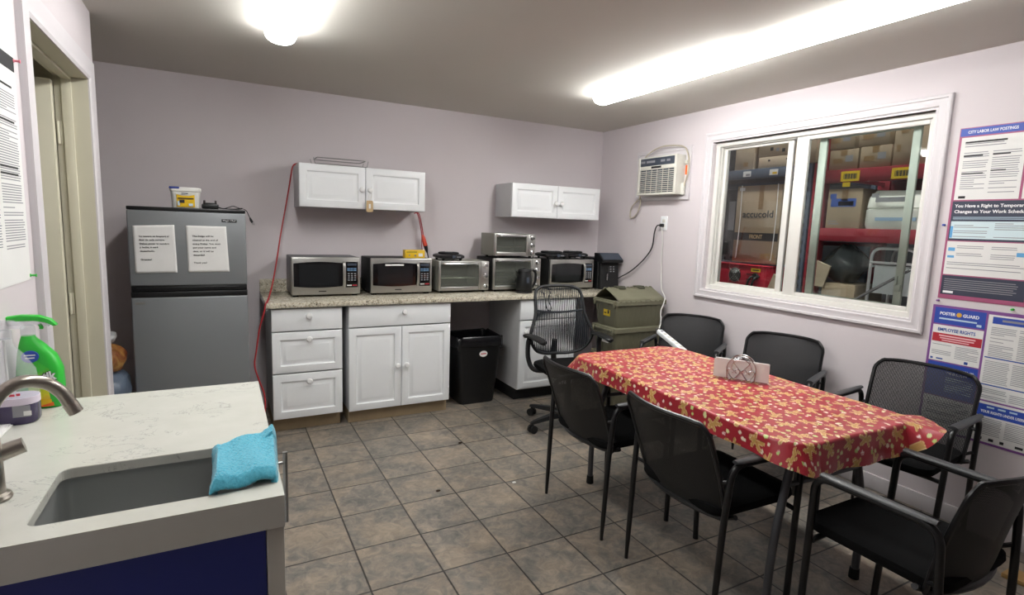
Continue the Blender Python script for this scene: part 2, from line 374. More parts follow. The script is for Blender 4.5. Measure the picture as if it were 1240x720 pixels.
def pframe(mb, x, y0, y1, z0, z1, prof, sgn=-1):
    """mitred picture frame on a wall facing sgn*x: prof = [(inset, height), ...]"""
    rings = []
    for ins, h in prof:
        rings.append([(x+sgn*h, y0+ins, z0+ins), (x+sgn*h, y1-ins, z0+ins), (x+sgn*h, y1-ins, z1-ins), (x+sgn*h, y0+ins, z1-ins)])
    return mb.loft(rings, False, False)
def window():
    w = thing('window_1', (XR, (WY0+WY1)/2, WZ0), kind='structure')
    c = pframe(MB(), XR, 1.513, 3.147, .963, 2.232, [(0, 0), (0, .018), (.006, .022), (.018, .022), (.022, .016), (.034, .014), (.05, .019), (.058, .019), (.064, .012), (.074, .012), (.074, -.03)])
    c.build('casing', 'trim', w)
    f = pframe(MB(), XR, WY0, WY1, WZ0, WZ1, [(0, -.028), (.03, -.028), (.033, -.032), (.033, -.05), (.04, -.05), (.04, -.075), (.046, -.075), (.046, -.10), (.04, -.10), (.04, -.135), (0, -.135)])
    f.build('frame', 'vinyl', w)
    def sash(name, x, y0, y1, z0, z1, wl, wr, wt, d, mat):
        mb = MB().box(x, x+d, y0, y0+wr, z0, z1, .003).box(x, x+d, y1-wl, y1, z0, z1, .003).box(x, x+d, y0+wr, y1-wl, z0, z0+wt, .003).box(x, x+d, y0+wr, y1-wl, z1-wt, z1, .003)
        s = mb.build(name, mat, w)
        MB().box(x+d*.45, x+d*.45+.004, y0+wr-.004, y1-wl+.004, z0+wt-.004, z1-wt+.004).build('glass_pane', 'glass', s, smooth=False)
        return s
    sash('inner_sash', XR+.044, 1.612, 2.412, WZ0+.03, WZ1-.03, .088, .022, .03, .026, 'vinyl')
    sash('outer_sash', XR+.074, 2.453, 3.035, WZ0+.03, WZ1-.03, .03, .042, .028, .022, 'vinyl')
    st = sash('storm_sash', XR+.105, 1.70, 2.29, WZ0+.03, WZ1-.03, .05, .042, .03, .02, 'vinyl_far')
    MB().box(XR+.092, XR+.105, 1.703, 1.738, 1.17, 1.21, .004).box(XR+.092, XR+.105, 1.724, 1.738, 1.20, 1.26, .004).build('sash_lock', 'vinyl_far', st)
window()
def door():
    d = thing('door_1', (XL, (DY0+DY1)/2, 0), kind='structure')
    def cas(y0, y1, z0, z1): return MB().box(XL, XL+.016, y0, y1, z0, z1, .004)
    mb = MB()
    for (a, b) in ((0, .016), (.012, .02)): pass
    y0, y1, z1 = DY0, DY1, DZ
    prof = [(0, 0), (0, .012), (.012, .018), (.05, .014), (.075, .02), (.088, .02), (.088, 0)]
    rings = []
    for ins, h in prof:
        rings.append([(XL+h, y0-ins, 0), (XL+h, y0-ins, z1+ins), (XL+h, y1+ins, z1+ins), (XL+h, y1+ins, 0)])
    mb.loft(rings, False, False, closed=False); mb.build('casing', 'trim', d)
    j = MB().box(XL-.12, XL+.006, y1-.001, y1+.012, 0, z1).box(XL-.12, XL+.006, y0-.012, y0+.001, 0, z1).box(XL-.12, XL+.006, y0, y1, z1-.001, z1+.012)
    j.build('jamb', 'cream', d)
    s = MB().box(XL-.092, XL-.055, y1-.014, y1-.001, 0, z1, .002).box(XL-.092, XL-.055, y0+.001, y0+.014, 0, z1, .002).box(XL-.092, XL-.055, y0, y1, z1-.014, z1-.001, .002)
    s.build('stop', 'cream', d)
    p = MB().box(XL-.119-.86, XL-.119, y1-.06, y1-.02, .012, z1-.03, .002); p = p.build('door_leaf', 'cream', d)
    for z in (.25, 1.03, 1.82):
        h = MB().box(XL-.118, XL-.096, y1-.006, y1-.0005, z-.05, z+.05, .001).cyl((XL-.112, y1-.012, z-.05), (XL-.112, y1-.012, z+.05), .006)
        for k in (-.03, 0, .03): h.cyl((XL-.106, y1-.006, z+k), (XL-.106, y1-.008, z+k), .004, n=8)
        h.build('hinge', 'cream', d)
door()

# ------------------------------------------------------------------ ceiling lights
def light(x, y0, lens, label):
    t = thing('ceiling_light', (x, y0+.61, H-.06), label, 'light', 'wraparound ceiling lights')
    w = .074; L = 1.216
    MB().box(x-.055, x+.055, y0+.004, y0+L-.004, H-.014, H-.0005, .003).build('housing', 'lampmetal', t)
    sec = lambda k: [(-w*k*.94, H-.0145)]+[(-w*k*math.cos(a)**1 if abs(math.cos(a)) < 2 else 0, H-.022-.052*k*math.sin(a)**.8) for a in np.linspace(0.001, PI-.001, 15)]+[(w*k*.94, H-.0145)]
    MB().loft([[(x+p[0], y, p[1]) for p in sec(k)] for y, k in ((y0+.002, .8), (y0+.012, 1), (y0+L-.012, 1), (y0+L-.002, .8))]).build('lens', lens, t)
light(2.42, 2.06, 'lens', 'lit wraparound ceiling light nearest the corner above the window wall')
light(2.42, .835, 'lens_dim', 'lit wraparound ceiling light above the near end of the table')
light(.30, 1.95, 'lens_left', 'lit wraparound ceiling light on the refrigerator side, cut by the top edge')
light(.30, .725, 'lens_dim', 'added out-of-view wraparound ceiling light overhead above the white sink counter')  # out of view, added for the light it gives
# ------------------------------------------------------------------ cabinets
def rpanel(x0, x1, z0, z1, yf, t=.019, raised=True):
    """raised-panel front looking towards -y, its face at y=yf"""
    def ring(i, y): return [(x0+i, y, z0+i), (x1-i, y, z0+i), (x1-i, y, z1-i), (x0+i, y, z1-i)]
    prof = [(0, yf+t), (0, yf+.005), (.0015, yf+.002), (.006, yf)]
    if raised:
        m = min(.062, .26*min(x1-x0, z1-z0))
        prof += [(m-.012, yf), (m-.007, yf+.008), (m, yf+.0105), (m+.004, yf+.0098), (m+.024, yf+.0015), (m+.029, yf+.001)]
    return MB().loft([ring(*p) for p in prof])
def knob(x, z, yf, parent):
    MB().lathe([(.0, 0), (.009, 0), (.008, .007), (.0075, .012), (.014, .017), (.0205, .023), (.0205, .029), (.015, .035), (.006, .037), (0, .037)], (x, yf+.001, z), '-y', 20).build('knob', 'knob', parent)
CF = 3.87
TZ = .875
def base_body(t, x0, x1, recess, kick, toe=.10):
    MB().box(x0+.001, x0+.017, CF+.02, YB-.015, toe, TZ, .001).box(x1-.017, x1-.001, CF+.02, YB-.015, toe, TZ, .001).box(x0+.017, x1-.017, CF+.02, YB-.02, toe, toe+.016).box(x0+.017, x1-.017, YB-.03, YB-.02, toe+.016, TZ).box(x0+.017, x1-.017, CF+.02, CF+.04, TZ-.03, TZ).build('body', 'carcass', t)
    MB().box(x0+.004, x1-.004, CF+recess, CF+recess+.02, .0, toe, .002).box(x0+.004, x0+.03, CF+recess+.02, YB-.05, 0, toe).box(x1-.03, x1-.004, CF+recess+.02, YB-.05, 0, toe).build('toe_kick', kick, t)
def drawers():
    x0, x1 = .279, .735
    t = thing('base_cabinet', ((x0+x1)/2, 4.15, 0), 'white base cabinet with three stacked drawers, at the left end of the granite counter', 'cabinet', 'white base cabinets')
    base_body(t, x0, x1, .075, 'pine')
    for (z0, z1, r, kz) in ((.715, .865, False, .818), (.425, .706, True, .658), (.105, .416, True, .362)):
        d = rpanel(x0, x1, z0, z1, CF, raised=r).build('drawer', 'white', t); knob((x0+x1)/2+.005, kz, CF, d)
drawers()
def sinkbase():
    x0, x1 = .781, 1.549
    t = thing('base_cabinet', ((x0+x1)/2, 4.15, 0), 'wide white base cabinet with one top drawer over two doors, left of the trash bin', 'cabinet', 'white base cabinets')
    base_body(t, x0, x1, .05, 'pine')
    d = rpanel(x0, x1, .715, .868, CF, raised=False).build('drawer', 'white', t); knob((x0+x1)/2+.015, .815, CF, d)
    xm = (x0+x1)/2
    for a, b, k in ((x0, xm-.002, xm-.034), (xm+.002, x1, xm+.034)):
        d = rpanel(a, b, .098, .706, CF).build('door', 'white', t); knob(k, .415, CF, d)
sinkbase()
def rightbase():
    x0, x1 = 2.166, 2.72
    t = thing('base_cabinet', ((x0+x1)/2, 4.15, 0), 'white base cabinet with a drawer and one door, behind the mesh task chair', 'cabinet', 'white base cabinets')
    base_body(t, x0, x1, .075, 'blackmat')
    d = rpanel(x0, x1, .70, .868, CF, raised=False).build('drawer', 'white', t); knob((x0+x1)/2, .79, CF, d)
    d = rpanel(x0, x1, .11, .69, CF).build('door', 'white', t); knob(x0+.05, .6, CF, d)
rightbase()
def counter():
    t = MB().box(.246, 3.345, 3.845, 4.475, TZ+.001, .912, .004).build('countertop', 'granite', loc=(1.8, 4.16, TZ+.001))
    tag(t, 'long speckled granite countertop along the back wall carrying the microwaves', 'countertop')
    MB().box(.246, 3.345, 4.455, 4.475, .9121, 1.01, .003).build('backsplash', 'granite', t)
counter()
def wallcab(x0, x1, z0, z1, label, flip):
    t = thing('wall_cabinet', ((x0+x1)/2, 4.32, z0), label, 'cabinet', 'white wall cabinets')
    yf = 4.16
    MB().box(x0, x1, yf+.021, YB-.001, z0, z1, .001).build('body', 'carcass', t)
    xm = (x0+x1)/2
    for a, b, k in ((x0+.001, xm-.002, xm-.03), (xm+.002, x1-.001, xm+.03)):
        d = rpanel(a, b, z0+.001, z1-.001, yf).build('door', 'white', t); knob(k, (z0+z1)/2-.012, yf, d)
    return t
wallcab(.499, 1.43, 1.556, 1.862, 'white two-door wall cabinet with a tan tag on its knob, above the left microwaves', 0)
wallcab(2.203, 3.13, 1.549, 1.838, 'white two-door wall cabinet in the corner, above the stacked toaster ovens', 1)
def cabtag():
    x, z = .9945, 1.697-.012
    y = 4.138
    t = MB().rect((x-.028, y+.004, 1.541), (1, 0, 0), (0, 0, 1), .052, .075, .004)
    o = tag(MB().prism(rrect(.05, .085, .01, 4, x-.005, 1.578), y-.006, y+.002, 'xz', .001).build('hanging_tag', 'tagtan', loc=(x-.005, y, 1.62)), 'tan luggage-style tag hanging from the right knob of the left wall cabinet', 'tag')
    t.bm.free()
    MB().tube(sm([(x, y, 1.612), (x-.012, y-.004, 1.645), (x-.006, y-.004, 1.672), (x, y+.006, 1.674), (x+.01, y-.004, 1.668), (x+.004, y-.004, 1.64), (x, y, 1.612)], 5), .0015, 6).build('string', 'whitecord', o)
    MB().rect((x-.012, y-.0065, 1.562), (1, 0, 0), (0, 0, 1), .014, .034).build('sticker', 'paper', o)
cabtag()
def rack():
    x0, x1, y0, y1, z = .62, .99, 4.2, 4.42, 1.8625
    mb = MB(); r = .0035
    for zz, e in ((z+r, 0), (z+.05, -.012)):
        mb.tube(fillet([(x0-e, y0-e, zz), (x1+e, y0-e, zz), (x1+e, y1+e, zz), (x0-e, y1+e, zz), (x0-e, y0-e, zz)], .02), r, 6)
    for k in range(6):
        y = y0+.02+k*(y1-y0-.04)/5; mb.tube([(x0, y, z+r), (x1, y, z+r)], r*.7, 6)
    for x in (x0, x1):
        for y in (y0+.03, y1-.03): mb.tube([(x, y, z+r), (x+(.012 if x > .8 else -.012), y, z+.05)], r*.8, 6)
    mb.T = None
    o = mb.build('wire_rack', 'steel2', loc=((x0+x1)/2, (y0+y1)/2, z))
    tag(o, 'flat gray wire rack lying on top of the left wall cabinet', 'rack'); 
rack()

# ------------------------------------------------------------------ refrigerator and what is on it
def fridge():
    x0, x1, yf = -.472, .14, 3.80
    t = thing('refrigerator', ((x0+x1)/2, 4.1, 0), 'gray steel two-door refrigerator with two taped paper notes, beside the doorway', 'refrigerator')
    MB().box(x0+.004, x1-.004, yf+.065, 4.40, .03, 1.495, .006).box(x0+.03, x1-.03, yf+.09, 4.38, .002, .03).build('body', 'black', t)
    d = MB().box(x0, x1, yf, yf+.06, 1.045, 1.487, .008, 3).build('freezer_door', 'fridge', t)
    MB().box(x0, x1, yf+.002, yf+.06, 1.4875, 1.508, .004).build('top_trim', 'black', d)
    MB().box(x0+.002, x1-.002, yf+.008, yf+.06, 1.013, 1.0445, .004).box(x0+.03, x1-.05, yf+.004, yf+.012, 1.028, 1.036, .003).build('handle', 'black', d)
    b = MB().box(.008, .09, yf-.0045, yf+.001, 1.431, 1.449, .002).build('badge', 'black', d)
    text('Magic Chef', .014, (.014, yf-.0047, 1.436), *RB, 'inkwhite', b, width=.07)
    d2 = MB().box(x0, x1, yf, yf+.06, .06, .975, .008, 3).build('fridge_door', 'fridge', t)
    MB().box(x0, x1, yf+.006, yf+.06, .9755, 1.010, .005).build('handle', 'black', d2)
    MB().rect((x0+.02, yf-.0012, .938), (1, 0, 0), (0, 0, 1), .05, .014, .0008).build('model_plate', 'steel2', d2)
fridge()
def note(px, lines, label, tilt):
    y = 3.7985
    (a, b, c, d) = px        # lower-left, lower-right, upper-right, upper-left (x,z)
    def P(u, v):
        x = (a[0]*(1-u)+b[0]*u)*(1-v)+(d[0]*(1-u)+c[0]*u)*v; z = (a[1]*(1-u)+b[1]*u)*(1-v)+(d[1]*(1-u)+c[1]*u)*v
        return x, z
    cx, cz = P(.5, .5)
    def fn(u, v):
        x, z = P(u, v)
        return (x, y-.0006-.0009*max(0, math.sin(9*u+5*v))*math.sin(PI*u)*math.sin(PI*v), z)
    o = MB().grid(fn, 16, 20).build('paper_note', 'paper', loc=(cx, y, cz)); tag(o, label, 'paper note', 'notes on the refrigerator')
    md = o.modifiers.new('thickness', 'SOLIDIFY'); md.thickness = .0003
    rr = Vector((b[0]-a[0], 0, b[1]-a[1])).normalized(); uu = Vector((-rr.z, 0, rr.x))
    for i, (s, w, vv) in enumerate(lines):
        x, z = P(.14, vv); text(s, .0135, (x, y-.0022, z), rr, uu, 'ink', o, width=w, bold=.0002)
    for u in (.03, .97):
        pass
note(((-.443, 1.121), (-.234, 1.124), (-.240, 1.406), (-.446, 1.396)),
     [('La nevera se limpiará al', .145, .76), ('final de cada semana.', .125, .685), ('Debes poner tu nombre', .145, .605), ('y fecha, o será', .09, .53), ('desechado.', .072, .45), ('Gracias!', .055, .27)],
     'white paper note in Spanish taped on the left of the freezer door', 0)
note(((-.178, 1.124), (.042, 1.127), (.031, 1.405), (-.182, 1.405)),
     [('The fridge will be', .112, .76), ('cleaned at the end of', .135, .675), ('every Friday. You must', .148, .595), ('put your name and', .122, .515), ('date, or it will be', .108, .435), ('discarded.', .062, .355), ('Thank you!', .07, .19)],
     'white paper note in English taped on the right of the freezer door', 0)
def tub():
    x0, x1, y0, y1, z = -.258, -.103, 3.87, 3.99, 1.5085
    cx, cy = (x0+x1)/2, (y0+y1)/2
    t = thing('plastic_tub', (cx, cy, z), 'white plastic tub with yellow label and blue-edged lid on top of the refrigerator', 'tub')
    def ring(w, d, zz): return [(p[0], p[1], zz) for p in rrect(w, d, .02, 5, cx, cy)]
    MB().loft([ring(.142, .108, z), ring(.146, .112, z+.004), ring(.154, .12, z+.092), ring(.156, .122, z+.098)]).build('body', 'tub', t)
    MB().loft([ring(.160, .126, z+.0982), ring(.164, .13, z+.101), ring(.164, .13, z+.118), ring(.160, .126, z+.122), ring(.15, .116, z+.1225)]).build('lid', 'tub', t)
    MB().box(cx-.083, cx-.03, cy-.0665, cy-.04, z+.112, z+.125, .003).build('lid_flap', 'lidblue', t)
    yl = y0+.006
    def lb(u, v): return (cx-.046+.094*u, yl-.0065-.0075*v*(.075/.098) , z+.006+.074*v-(.012*(1-abs(2*u-1)) if v > .9 else 0))
    l = MB().grid(lb, 12, 10).build('label', 'ylabel', t)
    MB().rect((cx-.04, yl-.0145, z+.054), (1, 0, 0), (0, 0, 1), .082, .006, .0006).rect((cx-.032, yl-.0112, z+.03), (1, 0, 0), (0, 0, 1), .026, .018, .0005).build('print', 'ink', l)
    MB().rect((cx+.016, yl-.011, z+.012), (1, 0, 0), (0, 0, 1), .022, .016, .0006).rect((cx-.042, yl-.0108, z+.014), (1, 0, 0), (0, 0, 1), .012, .026, .0006).build('print', 'plight', l)
    MB().rect((cx-.02, yl-.0165, z+.083), (1, 0, 0), (0, 0, 1), .034, .006, .0006).build('logo', 'pnavy', t)
tub()
def charger():
    z = 1.509
    t = thing('charging_cradle', (-.055, 3.93, z), 'small black charging cradle with cord and plug on top of the refrigerator', 'charger')
    MB().box(-.098, -.005, 3.88, 3.97, z, z+.03, .006).box(-.09, -.015, 3.90, 3.96, z+.03, z+.038, .003).build('base', 'black', t)
    for x in (-.083, -.022): MB().prism([(3.89, z+.03), (3.95, z+.03), (3.94, z+.053), (3.925, z+.05)], x-.006, x+.006, 'yz', .002).build('clip', 'black', t)
    pts = sm([(-.005, 3.9, z+.012), (.02, 3.87, z+.004), (.045, 3.86, z+.012), (.075, 3.86, z+.022), (.105, 3.85, z+.012), (.135, 3.84, z+.005), (.150, 3.835, z-.008), (.158, 3.83, z-.028), (.168, 3.825, z-.05)], 6)
    MB().tube(pts, .0028, 6).tube(sm([(-.003, 3.92, z+.008), (.03, 3.9, z+.004), (.08, 3.9, z+.005), (.125, 3.885, z+.012), (.11, 3.87, z+.004), (.05, 3.88, z+.004)], 6), .0028, 6).build('cord', 'blackcord', t)
    p = MB().tube([(.166, 3.826, z-.046), (.172, 3.823, z-.062), (.18, 3.82, z-.075)], [.005, .008, .007], 8).build('plug', 'black', t)
    for d in (-.004, .004): MB().tube([(.18+d, 3.82, z-.075), (.186+d, 3.818, z-.09)], .0015, 5).build('prong', 'chrome', p)
charger()
def bags():
    b = thing('storage_bin', (-.62, 3.83, 0), 'gray lidded bin standing between the doorway and the refrigerator, mostly hidden behind the counter', 'bin')
    c = (-.62, 3.83)
    def ring(w, d, z): return [(p[0], p[1], z) for p in rrect(w, d, .03, 4, *c)]
    MB().loft([ring(.24, .34, .001), ring(.27, .38, .33)]).build('body', 'dark', b); MB().loft([ring(.285, .395, .331), ring(.285, .395, .352), ring(.26, .37, .358)]).build('lid', 'dark', b)
    def blob(name, cx, cy, z0, rx, ry, h, mat, seed, label, cat, lean=0):
        rnd = random.Random(seed); ph = [rnd.uniform(0, 6) for _ in range(6)]
        rings = []
        for i in range(15):
            v = i/14; w = (.78+.3*math.sin(PI*min(1, v*1.05)))*(1 if v < .8 else 1-(v-.8)*2.6)
            ring = []
            for k in range(28):
                a = 2*PI*k/28; q = 1+.06*math.sin(3*a+ph[0]+5*v)+.05*math.sin(5*a+ph[1]-7*v)+.03*math.sin(9*a+ph[2]+11*v)
                ring.append((cx+lean*v*v+rx*w*q*math.cos(a), cy+ry*w*q*math.sin(a), z0+h*v+.008*math.sin(4*a+ph[3])*v))
            rings.append(ring)
        return tag(MB().loft(rings).build(name, mat, loc=(cx, cy, z0)), label, cat)
    blob('plastic_sack', -.60, 3.80, .36, .10, .15, .20, M['sackblue'], 3, 'gray-blue plastic sack on the bin between the doorway and the refrigerator', 'sack')
    s = blob('snack_bag', -.60, 3.80, .565, .088, .12, .15, M['snack'], 5, 'shiny red and gold snack bag lying on the gray plastic sack beside the refrigerator', 'snack bag', -.03)
    blob('plastic_sack', -.62, 3.83, .72, .06, .09, .055, M['sackwhite'], 9, 'crumpled white plastic wrapper on top of the red and gold snack bag', 'sack')
M['snack'] = mat_bag('foil_snack_bag', '#6a1f22', '#8a5a30', '#a8834a'); M['sackblue'] = pm('blue_gray_sack', '#5f6b7c', .35, bump=.5, bs=25); M['sackwhite'] = pm('white_sack', '#b9b9ba', .35, bump=.4, bs=30)  # shade beside the refrigerator is put into the snack bag's darkened colours
bags()
# ------------------------------------------------------------------ counter appliances
CT = .9125
def microwave(x0, x1, z1, yf, label, sticker=False, case='blackmat', depth=.345):
    z0 = CT+.014; t = thing('microwave', ((x0+x1)/2, yf+depth/2, CT), label, 'microwave', 'microwaves on the granite counter')
    w = x1-x0; h = z1-z0
    MB().box(x0+.004, x1-.004, yf+.028, yf+depth, z0, z1-.002, .006).build('case', case, t)
    MB().box(x0, x1, yf, yf+.03, z0, z1, .008, 3).build('front_frame', 'steel', t)
    xs = x0+w*.775
    # barrel-shaped black window
    def bulge(xa, xb, za, zb, e): return [(xa, za+e)]+[(xa+(xb-xa)*k/12, za+e-e*math.sin(PI*k/12)) for k in range(1, 12)]+[(xb, za+e), (xb, zb-e)]+[(xb-(xb-xa)*k/12, zb-e+e*math.sin(PI*k/12)) for k in range(1, 12)]+[(xa, zb-e)]
    d = MB().prism(bulge(x0+.016, xs-.004, z0+.052*h/.27, z1-.034, .010), yf+.001, yf-.005, 'xz').build('door_window', 'blackgloss', t)
    MB().prism(rrect(w*.56, h*.56, .006, 4, x0+.058+w*.27, (z0+z1)/2+.008), yf-.0055, yf-.006, 'xz').build('screen', 'micro', d)
    hx = xs-.012
    MB().tube(sm([(hx, yf-.004, z0+.055), (hx, yf-.022, z0+.085), (hx, yf-.027, (z0+z1)/2+.01), (hx, yf-.022, z1-.055), (hx, yf-.004, z1-.036)], 6), [.011]*25, 10, flat=.7).build('handle', 'steel', t)
    p = MB().box(xs+.003, x1-.018, yf-.003, yf+.001, z0+.05, z1-.034, .002).build('control_panel', 'blackgloss', t)
    pw = x1-.018-xs-.003; px = xs+.003
    MB().box(px+.01, px+pw-.01, yf-.0038, yf-.003, z1-.062, z1-.044).build('display', 'acdark', p)
    mb = MB()
    for i in range(2):
        for k in range(3): mb.box(px+.009+k*(pw-.018)/3, px+.006+(k+1)*(pw-.018)/3, yf-.004, yf-.003, z1-.088-i*.013, z1-.079-i*.013)
    mb.build('button_row', M['btnblue'], p)
    mb = MB()
    for i in range(4):
        for k in range(3): mb.box(px+.013+k*(pw-.018)/3, px+.004+(k+1)*(pw-.018)/3, yf-.004, yf-.003, z1-.125-i*.016, z1-.117-i*.016)
    mb.build('keypad', 'inkgrey', p)
    MB().box(px+.008, px+pw*.47, yf-.0042, yf-.003, z0+.062, z0+.07).build('stop_button', 'paper', p)
    MB().box(px+pw*.53, px+pw-.008, yf-.0042, yf-.003, z0+.062, z0+.07).build('start_button', 'red', p)
    MB().rect(((x0+xs)/2-.002, yf-.0006, z0+.022), (1, 0, 0), (0, 0, 1), .052, .007).build('maker_plate', 'black', t)
    if sticker: MB().rect((x0+.108, yf-.0066, z1-.058), (1, 0, 0), (0, 0, 1), .145, .0135, .0006).build('sticker', 'paper', t)
    for xa in (x0+.015, x1-.05):
        for ya in (yf+.03, yf+.26): MB().box(xa, xa+.035, ya, ya+.035, CT, z0).build('foot', 'rubber', t)
M['acase'] = pm('microwave_case', '#5b5c60', .4, .3); M['btnblue'] = pm('button_blue', '#5d7c9b', .5, var=0)
microwave(.430, .912, 1.200, 4.10, 'leftmost stainless microwave at the left end of the granite counter', case='acase')
microwave(.990, 1.476, 1.194, 4.10, 'stainless microwave with a white strip on its door, under the small yellow box', True)
microwave(2.582, 3.060, 1.189, 4.10, 'stainless microwave behind the mesh task chair, next to the black coffee maker')
def toaster(x0, x1, z0, z1, yf, depth, nk, label, dark=False, racks=(.45,), cp=.16):
    t = thing('toaster_oven', ((x0+x1)/2, yf+depth/2, z0), label, 'toaster oven', 'toaster ovens on the granite counter')
    w = x1-x0; zb = z0+.018; xs = x1-w*cp; tk = .012
    case = MB()
    case.box(x0, x0+tk, yf+.02, yf+depth, zb, z1, .004).box(xs, x1, yf+.02, yf+depth, zb, z1, .004).box(x0+tk, xs, yf+.02, yf+depth, z1-tk, z1, .003).box(x0+tk, xs, yf+.02, yf+depth, zb, zb+tk, .003).box(x0+tk, xs, yf+depth-tk, yf+depth, zb+tk, z1-tk)
    case.build('case', 'blackmat' if dark else 'cavity', t)
    MB().box(xs-.004, x1, yf, yf+.0195, zb, z1, .006).build('control_panel', 'steel', t)
    fr = MB(); b = .022
    fr.box(x0, x0+b, yf, yf+.019, zb, z1, .005).box(xs-b*.8-.005, xs-.0045, yf, yf+.019, zb, z1, .005).box(x0+b, xs-b*.8-.005, yf, yf+.019, z1-b*1.3, z1, .005).box(x0+b, xs-b*.8-.005, yf, yf+.019, zb, zb+b*1.5, .005)
    d = fr.build('door', 'steel', t)
    MB().box(x0+b-.003, xs-b*.8-.002, yf+.007, yf+.011, zb+b*1.5-.003, z1-b*1.3+.003).build('window', 'ovenglass', d, smooth=False)
    hz = z1-.02; 
    MB().tube(fillet([(x0+.04, yf, hz), (x0+.04, yf-.03, hz), (xs-.04, yf-.03, hz), (xs-.04, yf, hz)], .012), .0075, 10).build('handle', 'chrome', d)
    for f in racks:
        z = zb+(z1-zb)*f; mb = MB()
        for k in range(4): mb.tube([(x0+tk+.002, yf+.035+k*.06, z), (xs-.002, yf+.035+k*.06, z)], .0022, 6)
        for k in range(9): x = x0+.03+k*(xs-x0-.06)/8; mb.tube([(x, yf+.035, z), (x, yf+depth-.04, z)], .0016, 5)
        mb.build('oven_rack', 'chrome', t)
    MB().box(x0+tk+.004, xs-.004, yf+.04, yf+depth-.02, zb+tk+.001, zb+tk+.012, .002).build('tray', 'steel2', t)
    for i in range(nk):
        z = z1-.035-i*(z1-zb-.065)/(nk-1); x = (xs+x1)/2+.001
        k = MB().lathe([(.0, 0), (.019, 0), (.019, .006), (.0155, .008), (.014, .024), (.012, .026), (0, .026)], (x, yf+.001, z), '-y', 18).build('knob', 'chrome', t)
        MB().box(x-.002, x+.002, yf-.0275, yf-.02, z-.013, z+.013, .001).build('pointer', 'steel2', k)
    MB().box(x0+tk+.001, xs-.001, yf+depth-tk-.002, yf+depth-tk, zb+tk, z1-tk).build('liner', 'cavity', t)
    for x in (x0+.03, x1-.045):
        for y in (yf+.03, yf+depth-.05): MB().cyl((x+.008, y, z0), (x+.008, y, zb+.002), .011, .014, 10).build('foot', 'rubber', t)
    return t
toaster(1.530, 1.978, CT, 1.172, 4.10, .31, 3, 'silver toaster oven on the counter with the black hot plate on top', racks=(.42,))
toaster(2.014, 2.482, CT, 1.196, 4.10, .34, 4, 'larger toaster oven directly on the counter behind the black kettle, bottom of the stack', True, racks=(.35, .55), cp=.17)
toaster(2.03, 2.43, 1.1975, 1.405, 4.12, .27, 3, 'small toaster oven stacked on top of the larger one below the corner wall cabinet', racks=(.4,), cp=.17)
def hotplate(cx, cy, z, w, d, label, two=False, back=False):
    t = thing('hot_plate', (cx, cy, z), label, 'hot plate', 'black hot plates on the ovens')
    def ring(ww, dd, zz): return [(p[0], p[1], zz) for p in rrect(ww, dd, .03, 4, cx, cy)]
    MB().loft([ring(w*.82, d*.8, z+.014), ring(w, d, z+.024), ring(w, d, z+.04), ring(w*.86, d*.86, z+.05)]).build('base', 'black', t)
    b = MB().lathe([(0, 0), (w*.38, 0), (w*.4, .004), (w*.4, .012), (w*.36, .016), (0, .013)], (cx, cy, z+.0505), 'z', 28).build('burner', 'blackmat', t)
    MB().lathe([(.03, .0), (.034, .003), (.03, .004)], (cx, cy, z+.064), 'z', 20).build('ring', 'steel2', b)
    k = MB().lathe([(0, 0), (.016, 0), (.014, .016), (0, .017)], (cx, cy-d/2+.002, z+.032), '-y', 16).build('dial', 'acdark', t)
    MB().rect((cx+.03, cy-d/2-.0006, z+.026), (1, 0, 0), (0, 0, 1), .035, .009).build('dial_marks', 'inkgrey', t)
    for sx in (-1, 1):
        for sy in (-1, 1): MB().cyl((cx+sx*w*.34, cy+sy*d*.33, z), (cx+sx*w*.36, cy+sy*d*.35, z+.02), .009, .013, 10).build('foot', 'rubber', t)
hotplate(1.665, 4.235, 1.1725, .215, .22, 'black round hot plate on top of the silver toaster oven')
hotplate(2.68, 4.25, 1.1895, .25, .23, 'black hot plate on the left of the microwave behind the mesh task chair')
hotplate(2.95, 4.30, 1.1895, .23, .22, 'black hot plate beside the black coffee maker, on the right of its microwave')
